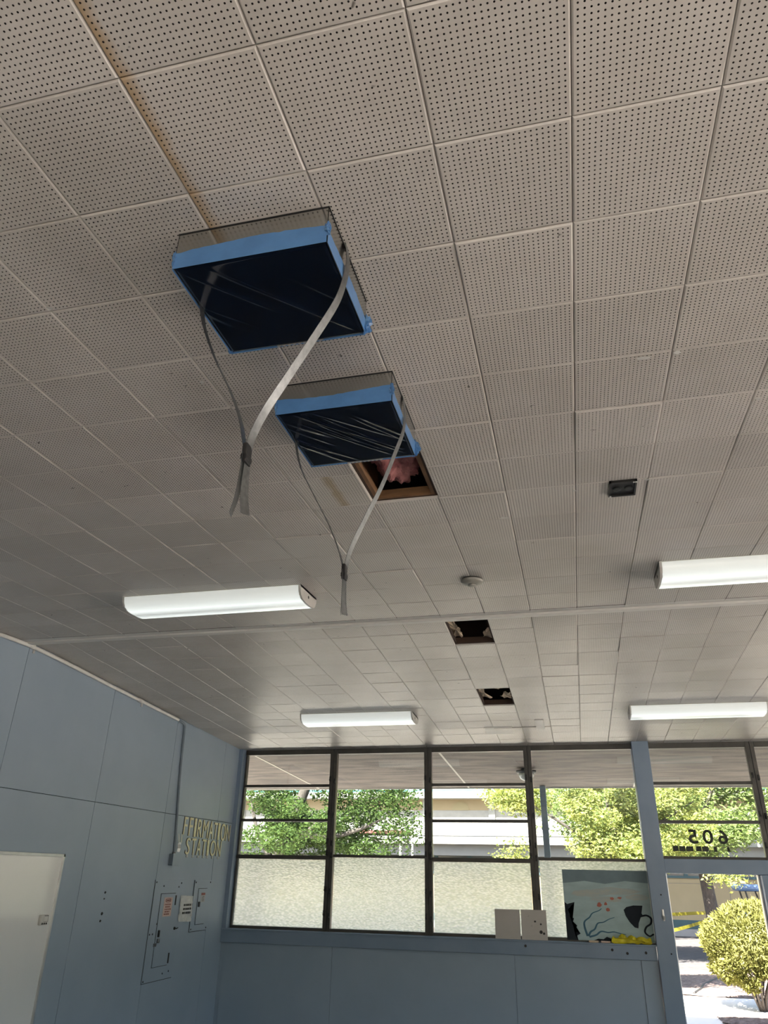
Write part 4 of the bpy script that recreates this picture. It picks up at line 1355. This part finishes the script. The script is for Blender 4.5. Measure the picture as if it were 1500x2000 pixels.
t = empty('caution_tape_bundle', (1.23, YW + .05, ZS)); tag(t, 'crumpled bundle of yellow plastic tape lying at the end of the sill', 'tape')
for k in range(7):
    m = MB(); m.smooth = True
    yy = YW + .005 + .007 * k; x0 = 1.03 + pr.uniform(0, .06); x1 = 1.43 - pr.uniform(0, .03)
    pts = [(x0 + (x1 - x0) * i / 8, yy + pr.uniform(-.012, .012), ZS + .012 + .006 * k * (i % 2 == 0) + pr.uniform(0, .022)) for i in range(9)]
    ribbon(m, pts, .045, .0015, wdir=(0, .7, .7), n=4, twist=lambda s, q=k: .9 * math.sin(6 * s + q))
    m.build('fold', 'yellow_plastic', t)
for x0, x1, lab, mt in ((.80, .90, 'short pale paper strip lying flat on the sill', 'torn_paper'), (.925, 1.02, 'short whitish paper strip on the sill next to the yellow bundle', 'paper_pink')):
    m = MB(); m.bevbox(x0, x1, YW + .01, YW + .04, ZS + .0005, ZS + .018, .003); m.box(x0 + .01, x1 - .02, YW + .006, YW + .012, ZS + .002, ZS + .010)
    tag(m.build('paper_strip', mt, None, origin=((x0 + x1) / 2, YW, ZS)), lab, 'paper')

# door number on the transom glass, put on from outside
t = empty('door_number', (2.14, YG + .004, RZ - 1.26)); tag(t, 'black number 605 seen reversed through the transom glass', 'number')
for ch, xc, w in (('6', 2.300, .098), ('0', 2.150, .105), ('5', 2.000, .095)):
    v, f = text_mesh(ch, .142, w, .0012, .018)
    m = MB(); m.add([(xc - p[0], YG + .0042 + p[2], RZ - 1.189 + p[1]) for p in v], f); m.build('digit', 'ink_black', t)
t = empty('peeling_strip', (2.08, YG + .004, RZ - 1.34)); tag(t, 'torn black blocks of a strip under the number 605', 'decal')
for x0, x1 in ((1.775, 1.835), (1.840, 1.905), (1.910, 1.985), (2.010, 2.070), (2.072, 2.142), (2.190, 2.222), (2.325, 2.352)):
    zt_, zb_ = RZ - 1.285 + pr.uniform(-.004, .004), RZ - 1.335 + pr.uniform(-.004, .004)
    m = MB(); m.prism([(x0, YG + .0036, zb_), (x1, YG + .0036, zb_ + pr.uniform(-.004, .004)), (x1 - pr.uniform(0, .006), YG + .0036, zt_), (x0 + pr.uniform(0, .006), YG + .0036, zt_ + pr.uniform(-.004, .004))], (0, .001, 0))
    m.build('block', 'ink_black', t)

# ------------------------------------------------------------------ outside: eave
t = empty('eave_soffit', (1.5, 5.9, far_z(5.9))); tag(t, 'weathered plywood soffit of the eave outside the windows', 'soffit')
xs = [-8.25, -5.78, -3.31, -0.82, 1.67, 4.16, 7.05]
for a, b in zip(xs[:-1], xs[1:]):
    m = MB()
    ya, yb = YG + .065, 7.37
    m.add([(a + .004, ya, far_z(ya)), (b - .004, ya, far_z(ya)), (b - .004, yb, far_z(yb)), (a + .004, yb, far_z(yb)),
           (a + .004, ya, far_z(ya) + .012), (b - .004, ya, far_z(ya) + .012), (b - .004, yb, far_z(yb) + .012), (a + .004, yb, far_z(yb) + .012)],
          [(0, 3, 2, 1), (4, 5, 6, 7), (0, 1, 5, 4), (1, 2, 6, 5), (2, 3, 7, 6), (3, 0, 4, 7)])
    m.build('soffit_panel', 'soffit_ply', t)
for x in xs[1:-1]:
    m = MB(); ya, yb = YG + .065, 7.37
    m.prism([(x - .012, ya, far_z(ya) - .006), (x + .012, ya, far_z(ya) - .006), (x + .012, yb, far_z(yb) - .006), (x - .012, yb, far_z(yb) - .006)], (0, 0, .008))
    m.build('joint_strip', 'seam_pale', t)
m = MB(); m.box(-8.25, 7.05, 7.372, 7.412, far_z(7.4) - .015, far_z(7.4) + .30); m.build('fascia_board', 'fascia', t)

zl = far_z(5.78)
t = empty('eave_lantern', (.178, 5.78, zl - .15)); tag(t, 'dark capped bowl lantern under the eave, behind a mullion', 'lantern')
m = MB(); m.smooth = True; m.lathe((.178, 5.78, zl), (0, 0, -1), [(.06, 0), (.06, .02), (.135, .03), (.130, .062), (.105, .066)], 28); m.build('cap', 'lantern_dark', t)
m = MB(); m.smooth = True; m.lathe((.178, 5.78, zl), (0, 0, -1), [(.106, .064), (.100, .105), (.078, .140), (.040, .158), (.010, .162)], 28); m.build('bowl', 'lantern_glass', t)

t = empty('eave_post', (.325, 7.27, -.1)); tag(t, 'blue grey steel post holding the eave outside the windows', 'post')
m = MB(); m.bevbox(.280, .370, 7.22, 7.31, -.1, far_z(7.27) - .001, .006); m.build('shaft', 'steel_blue_grey', t)
for z in (1.0, 2.55): 
    m = MB(); m.bevbox(.272, .378, 7.212, 7.318, z, z + .035, .004); m.build('collar', 'steel_blue_grey', t)
m = MB(); m.bevbox(.235, .415, 7.175, 7.355, -.1, -.085, .003); m.build('base_plate', 'steel_blue_grey', t)

# ------------------------------------------------------------------ outside: ground
GZ = -.10
struct(box_obj('ground', 'dirt', (-70, 70, 13.4, 100, GZ - .3, GZ)), 'dusty ground under the trees across the yard', 'ground')
struct(box_obj('ground_rear', 'rear_paving', (-70, 70, -60, 4.2, GZ - .3, GZ - .03)), 'ground behind the room, out of frame', 'ground')
walk = empty('ground_concrete', (0, 8.8, GZ)); struct(walk, 'sunlit concrete walk outside the doorway', 'pavement')
ex = [-40, -20, -12, -8, -5, -2, 1, 4, 7, 10, 20, 40]
ey = [4.2, 6.0, 9.2, 13.4]
for i in range(len(ex) - 1):
    for j in range(3):
        m = MB(); m.bevbox(ex[i] + .005, ex[i + 1] - .005, ey[j] + .005, ey[j + 1] - .005, GZ - .12, GZ, .006); m.build('slab', 'concrete', walk)
m = MB(); m.box(-40, 40, 4.2, 13.4, GZ - .3, GZ - .02); m.build('slab_bed', 'concrete_seam', walk)
# dry leaf litter strips
def litter(name, label, x0, x1, y0, y1, seed, mat):
    from mathutils import noise as mn
    K, L = 60, 24
    m = MB(); vs = []
    rl = random.Random(seed)
    for j in range(L + 1):
        for i in range(K + 1):
            u, v = i / K, j / L
            e = min(u, 1 - u, v * .4, (1 - v) * .4)
            vs.append((x0 + (x1 - x0) * u + rl.uniform(-.02, .02), y0 + (y1 - y0) * v + .25 * mn.noise(Vector((u * 9, v * 2, seed))) , GZ + .004 + min(.02, e * .2) + rl.uniform(0, .022)))
    m.add(vs, [(j * (K + 1) + i, j * (K + 1) + i + 1, (j + 1) * (K + 1) + i + 1, (j + 1) * (K + 1) + i) for j in range(L) for i in range(K)])
    o = m.build(name, mat, None, origin=(x0, y0, GZ), fix=False); tag(o, label, 'mulch', kind='stuff')
litter('mulch_bed', 'pinkish leaf litter at the far edge of the concrete walk', -6, 12, 13.1, 17.6, 3, 'mulch')
litter('mulch_patch', 'reddish litter patch in front of the clipped shrub', 2.75, 6.5, 9.9, 10.9, 8, 'mulch')
m = MB(); m.smooth = True
m.tube(catmull([(2.75, 13.3, GZ + .02), (2.98, 14.0, GZ + .035), (3.1, 14.6, GZ + .03), (3.45, 15.6, GZ + .035), (3.9, 16.6, GZ + .03)], 6), .022, 8)
tag(m.build('drip_hose', 'dark_hardware', None, origin=(3, 14.5, GZ)), 'thin dark hose lying across the leaf litter', 'hose')

# ------------------------------------------------------------------ outside: plants
def leaves(m, clumps, n, size, rnd, flat=.5):
    tot = sum(c[3] * c[4] * c[5] for c in clumps) if clumps else 1
    for (cx, cy, cz, rx, ry, rz) in clumps:
        k = max(20, int(n * rx * ry * rz / tot))
        d = rnd.normal(size=(k, 3)); d /= np.linalg.norm(d, axis=1)[:, None]
        r = rnd.uniform(.25, 1.0, k) ** .5
        P = np.array([cx, cy, cz]) + d * r[:, None] * np.array([rx, ry, rz])
        a = rnd.normal(size=(k, 3)); a[:, 2] *= flat; a /= np.linalg.norm(a, axis=1)[:, None]
        b = rnd.normal(size=(k, 3)); b -= (b * a).sum(1)[:, None] * a; b /= np.linalg.norm(b, axis=1)[:, None]
        s = size * rnd.uniform(.6, 1.3, k)[:, None]
        q0, q1, q2, q3 = P - a * s, P + b * s * .42, P + a * s, P - b * s * .42
        base = len(m.v)
        V = np.stack([q0, q1, q2, q3], 1).reshape(-1, 3)
        m.v += [tuple(x) for x in V.tolist()]
        m.f += [[base + 4 * i, base + 4 * i + 1, base + 4 * i + 2, base + 4 * i + 3] for i in range(k)]
        m.m += [0] * k; m.sm += [False] * k

def tree(label, base, trunk, r0, branches, crowns, n, size, mat, seed, cl=26, cs=.55):
    rnd = np.random.default_rng(seed)
    t = empty('tree', base); tag(t, label, 'tree', 'trees in the yard')
    P = catmull([base] + trunk, 5)
    m = MB(); m.smooth = True
    m.tube(P, [r0 * (1 - .55 * i / (len(P) - 1)) * (1.25 if i == 0 else 1) for i in range(len(P))], 14); m.build('trunk', 'bark', t)
    for bp in branches:
        Pb = catmull(bp, 4)
        m = MB(); m.smooth = True
        m.tube(Pb, [r0 * .42 * (1 - .8 * i / (len(Pb) - 1)) for i in range(len(Pb))], 8); m.build('branch', 'bark', t)
    m = MB()
    for (cx, cy, cz, rx, ry, rz, share) in crowns:
        cls = []
        for _ in range(cl):
            d = rnd.normal(size=3); d /= np.linalg.norm(d)
            rr_ = rnd.uniform(.35, 1.0)
            s = rnd.uniform(.6, 1.2) * cs
            cls.append((cx + d[0] * rr_ * rx, cy + d[1] * rr_ * ry, cz + d[2] * rr_ * rz, s, s, s * .62))
        leaves(m, cls, int(n * share), size, rnd)
    o = m.build('foliage', mat, t, fix=False); tag(o, kind='stuff')

tree('green feathery tree outside the corner windows', (-6.9, 14.2, GZ), [(-6.8, 14.2, 1.2), (-6.5, 14.1, 2.4), (-6.1, 14.0, 3.3), (-5.6, 13.9, 4.6), (-5.3, 13.9, 6)], .20,
     [[(-6.5, 14.1, 2.4), (-5.6, 13.8, 2.9), (-4.9, 13.6, 3.6), (-4.6, 13.5, 4.6)], [(-6.6, 14.1, 2.0), (-7.3, 14.3, 3.0), (-7.6, 14.3, 4.2)], [(-6.3, 14.0, 2.9), (-5.2, 13.7, 2.7), (-4.2, 13.5, 2.9), (-3.5, 13.4, 3.2)]],
     [(-6.3, 14.1, 3.5, 1.3, 1.3, 1.5, .50), (-4.6, 13.6, 3.3, 1.0, 1.0, 1.2, .38), (-3.45, 13.6, 3.45, .45, .5, .6, .08), (-3.3, 13.6, 2.85, .25, .4, .4, .04), (-5.9, 14.6, 2.7, 1.5, .8, .55, .25)], 24000, .047, 'leaf_green', 5, cl=22, cs=.50)
tree('tall tree with dappled trunk behind the clipped shrub', (4.30, 20.0, GZ), [(4.27, 20, .9), (4.22, 20, 2.1), (4.15, 20, 3.4), (4.0, 20, 5.5), (3.9, 20, 7)], .21,
     [[(4.2, 20, 2.5), (5.4, 19.8, 3.3), (6.4, 19.5, 4.0)], [(4.2, 20, 2.6), (3.0, 19.8, 3.4), (1.8, 19.6, 4.1)], [(4.15, 20, 3.2), (4.6, 19, 4.2), (4.9, 18.5, 5.3)]],
     [(4.6, 19.8, 4.6, 2.2, 2.0, 2.0, .62), (2.6, 19.6, 4.4, 1.6, 1.8, 1.6, .30), (6.2, 19.4, 4.2, 1.4, 1.4, 1.4, .16), (3.4, 19.0, 3.2, 2.6, 1.2, .8, .40), (.9, 19.3, 4.0, 1.2, 1.2, 1.3, .18)], 40000, .060, 'leaf_mix', 9, cl=46, cs=.75)
tree('yellow green tree outside the window beside the post', (1.75, 12.9, GZ), [(1.7, 12.9, 1.2), (1.6, 12.9, 2.4), (1.5, 12.9, 3.6), (1.4, 12.9, 5.2)], .13,
     [[(1.6, 12.9, 2.2), (.6, 12.8, 2.9), (-.4, 12.7, 3.5)], [(1.6, 12.9, 2.4), (2.5, 12.8, 3.0), (3.2, 12.6, 3.4)], [(1.7, 12.9, 1.6), (2.6, 12.4, 2.2), (3.35, 12.1, 2.12)]],
     [(1.5, 12.9, 3.3, 1.35, 1.2, 1.35, .62), (-.35, 12.8, 3.65, .75, .7, .6, .16), (2.75, 12.8, 3.2, .9, .9, 1.0, .2), (3.50, 12.05, 2.06, .11, .10, .10, .008), (-.55, 12.8, 2.35, .3, .3, .3, .012), (1.4, 12.8, 2.55, 1.2, .7, .45, .18)], 34000, .044, 'leaf_lime', 14, cl=26, cs=.42)

tree('large unseen tree right of the frame, added to shade the cream building', (11.0, 26.4, GZ), [(10.9, 26.3, 2), (10.6, 26.2, 4), (10.0, 26.0, 6)], .35,
     [[(10.6, 26.2, 4), (8.5, 26.0, 6.2), (6, 25.8, 7.0), (3.5, 25.8, 7.1)], [(10.2, 26.1, 5), (11.5, 25.6, 6.5)]],
     [(2.2, 25.8, 7.0, 2.2, 1.9, .9, .33), (5.2, 25.8, 7.0, 2.2, 1.9, .9, .33), (8.4, 25.8, 7.2, 2.2, 1.9, .9, .34)], 12000, .17, 'leaf_mix', 31, cl=30, cs=.95)  # crowns set out of view where they shade the wall across the yard

t = empty('clipped_shrub', (3.66, 11.5, GZ)); tag(t, 'rounded yellow green clipped shrub outside the doorway', 'shrub')
rnd = np.random.default_rng(21)
from mathutils import noise as mnoise
m = MB()
N = 13000
d = rnd.normal(size=(N, 3)); d /= np.linalg.norm(d, axis=1)[:, None]
c0 = np.array([3.70, 11.5, .86])
for i in range(N):
    q = Vector(d[i])
    lumpy = 1 + .16 * mnoise.noise(q * 2.2 + Vector((4, 1, 2))) + .10 * mnoise.noise(q * 5.5)
    rr_ = lumpy * (.72 + .28 * rnd.uniform() ** .5)
    R_ = Vector((.88, .82, .74 if q.z > 0 else .70))
    if q.z < -.55 and q.x > -.1: rr_ *= .72
    p = Vector((c0[0] + q.x * R_.x * rr_, c0[1] + q.y * R_.y * rr_, c0[2] + q.z * R_.z * rr_))
    out = (q + Vector(rnd.normal(size=3)) * .55 + Vector((0, 0, .25))).normalized()
    sd = out.cross(Vector(rnd.normal(size=3))).normalized()
    L = .047 * rnd.uniform(.6, 1.4); w = L * .34
    m.add([p - out * L * .4, p + sd * w, p + out * L, p - sd * w], [(0, 1, 2, 3)])
    if i % 2:
        s2 = out.cross(sd)
        m.add([p - out * L * .4, p + s2 * w, p + out * L, p - s2 * w], [(0, 1, 2, 3)])
o = m.build('foliage', 'leaf_shrub', t, fix=False); tag(o, kind='stuff')
m = MB(); m.smooth = True
bmc = bmesh.new(); bmesh.ops.create_icosphere(bmc, subdivisions=3, radius=1.0)
m.add([(c0[0] + v.co.x * .52, c0[1] + v.co.y * .5, c0[2] + .05 + v.co.z * .42) for v in bmc.verts], [[v.index for v in f.verts] for f in bmc.faces]); bmc.free()
m.build('inner_growth', 'leaf_shrub', t)
for k in range(9):
    a = k * 2.399
    m = MB(); m.smooth = True
    m.tube(catmull([(3.66 + .04 * math.cos(a), 11.5 + .04 * math.sin(a), GZ), (3.64 + .13 * math.cos(a), 11.5 + .13 * math.sin(a), .18), (3.66 + .32 * math.cos(a), 11.5 + .32 * math.sin(a), .55)], 4), [.028 * (1 - .06 * i) for i in range(9)], 7)
    m.build('stem', 'bark', t)

# caution tape round the trunk
for pts, lab in (([(-2.0, 19.0, 1.02), (.5, 19.3, 1.0), (2.4, 19.6, 1.02), (4.06, 19.82, 1.12)], 'upper yellow caution tape stretched to the tree trunk'),
                 ([(-1.5, 17.0, .35), (1.5, 18.3, .50), (3.0, 19.2, .68), (4.10, 19.82, .93)], 'lower yellow caution tape slanting down from the tree trunk')):
    m = MB(); ribbon(m, pts, .085, .002, wdir=(0, 0, 1), n=8, twist=lambda s: .35 * math.sin(9 * s))
    tag(m.build('caution_tape', 'caution_yellow', None, origin=pts[-1]), lab, 'tape', 'caution tape strands at the tree')

# ------------------------------------------------------------------ outside: the building across the yard
YF = 31.0
t = empty('school_building', (0, YF, GZ)); tag(t, 'cream building across the yard with teal stripe and white fascia', 'building')
def part(name, mat, b, bev=0):
    m = MB(); m.box(*b); return m.build(name, mat, t)
part('base_course', 'grey_band', (-34, 34, YF - .03, YF + .3, GZ, .16))
part('teal_stripe', 'teal_paint', (-34, 34, YF - .02, YF + .3, .16, .48))
for k, (a, b) in enumerate(zip([-34, -26, -18, -12, -6.2, .2, 6.585, 13, 20, 27], [-26, -18, -12, -6.2, .2, 6.585, 13, 20, 27, 34])):
    part('wall_panel', 'cream_stucco', (a + .012, b - .012, YF, YF + .3, .48, 1.80))
    part('wall_panel', 'cream_stucco', (a + .012, b - .012, YF, YF + .3, 1.815, 2.0))
part('backing', 'grey_band', (-34, 34, YF + .02, YF + .3, .48, 2.0))
part('window_sill', 'teal_paint', (-34, 34, YF - .06, YF + .3, 2.0, 2.09))
for k in range(46):
    x = -34 + 1.5 * k
    part('window', 'far_glass', (x + .08, x + 1.42, YF + .05, YF + .12, 2.09, 2.72))
    part('mullion', 'teal_paint', (x - .08, x + .08, YF, YF + .15, 2.09, 2.72))
part('soffit_band', 'grey_band', (-34, 34, YF - .5, YF + .3, 2.72, 3.17))
part('canopy_fascia', 'white_paint', (-34, 34, YF - .9, YF + .3, 3.17, 4.13))
part('canopy_edge', 'grey_band', (-34, 34, YF - .93, YF - .88, 3.50, 3.54))
for k in range(22):
    x = -33.4 + 3.05 * k
    part('upper_window', 'far_window', (x + .12, x + 2.9, YF + .06, YF + .3, 4.13, 4.62))
    part('pier', 'white_paint', (x - .16, x + .12, YF - .03, YF + .3, 4.13, 5.09))
part('upper_wall', 'cream_stucco_upper', (-34, 34, YF + .03, YF + .3, 4.62, 5.09))
part('roof_fascia', 'white_paint', (-34, 34, YF - .6, YF + .3, 5.09, 5.36))
part('roof', 'roof_teal', (-34, 34, YF - .55, YF + 12, 5.36, 5.46))
m = MB(); m.prism([(-4.35 + .40 * math.cos(a), YF + .005, 4.62 + .36 * math.sin(a)) for a in [PI * k / 12 for k in range(13)]], (0, .03, 0)); m.build('arch', 'cream_stucco', t)

t = empty('shade_canopy', (-6.2, 24, GZ)); tag(t, 'flat canopy with a red edge standing before the cream building', 'canopy')
m = MB(); m.box(-7.3, -5.3, 23.4, 25, 3.26, 3.36); m.build('roof', 'red_paint', t)
for x in (-7.1, -5.5):
    for y in (23.55, 24.85):
        m = MB(); m.tube([(x, y, GZ), (x, y, 3.26)], .05, 8); m.build('post', 'white_paint', t)
m = MB(); m.box(-7.2, -5.4, 23.5, 24.9, 3.08, 3.14); m.build('frame', 'grey_band', t)
t = empty('light_pole', (-4.95, 23.0, GZ)); tag(t, 'slim grey light pole with a dark head before the cream building', 'light pole')
m = MB(); m.tube([(-4.95, 23, GZ), (-4.95, 23, 3.6)], [.05, .035], 10); m.build('shaft', 'grey_band', t)
m = MB(); m.bevbox(-5.02, -4.88, 22.93, 23.07, 3.56, 4.0, .02); m.build('head', 'lantern_dark', t)

# golf cart behind the shrub
t = empty('golf_cart', (6.6, 24.0, GZ)); tag(t, 'golf cart with a pale blue roof parked behind the shrub', 'golf cart')
m = MB(); m.bevbox(5.62, 7.55, 23.4, 24.6, 1.64, 1.84, .08); m.build('roof', 'cart_blue', t)
for (xa, xb) in ((5.84, 5.92), (7.40, 7.30), (6.32, 6.42)):
    for y in (23.5, 24.5):
        m = MB(); m.tube([(xa, y, 1.68), ((xa + xb) / 2, y, 1.45), (xb, y, .62)], .028, 8); m.build('roof_post', 'cart_black', t)
m = MB(); m.bevbox(6.30, 6.75, 23.45, 24.55, .66, 1.18, .05); m.bevbox(6.05, 6.45, 23.45, 24.55, .56, .70, .04); m.build('seat', 'cart_seat', t)
m = MB(); m.bevbox(5.55, 7.5, 23.42, 24.58, .22, .56, .06); m.build('body', 'cart_blue', t)
m = MB(); m.bevbox(5.55, 5.80, 23.45, 24.55, .5, 1.05, .06); m.build('cowl', 'cart_blue', t)
for x in (5.95, 7.1):
    for y in (23.42, 24.58):
        m = MB(); m.smooth = True; m.lathe((x, y - .09, GZ + .235), (0, 1, 0), [(.10, 0), (.22, .01), (.235, .05), (.235, .13), (.22, .17), (.10, .18)], 20); m.build('wheel', 'cart_black', t)
m = MB(); m.smooth = True; m.tube([(5.95, 23.8 + .2 * math.cos(a), .98 + .2 * math.sin(a)) for a in [2 * PI * k / 16 for k in range(17)]], .014, 6); m.build('steering_wheel', 'cart_black', t)
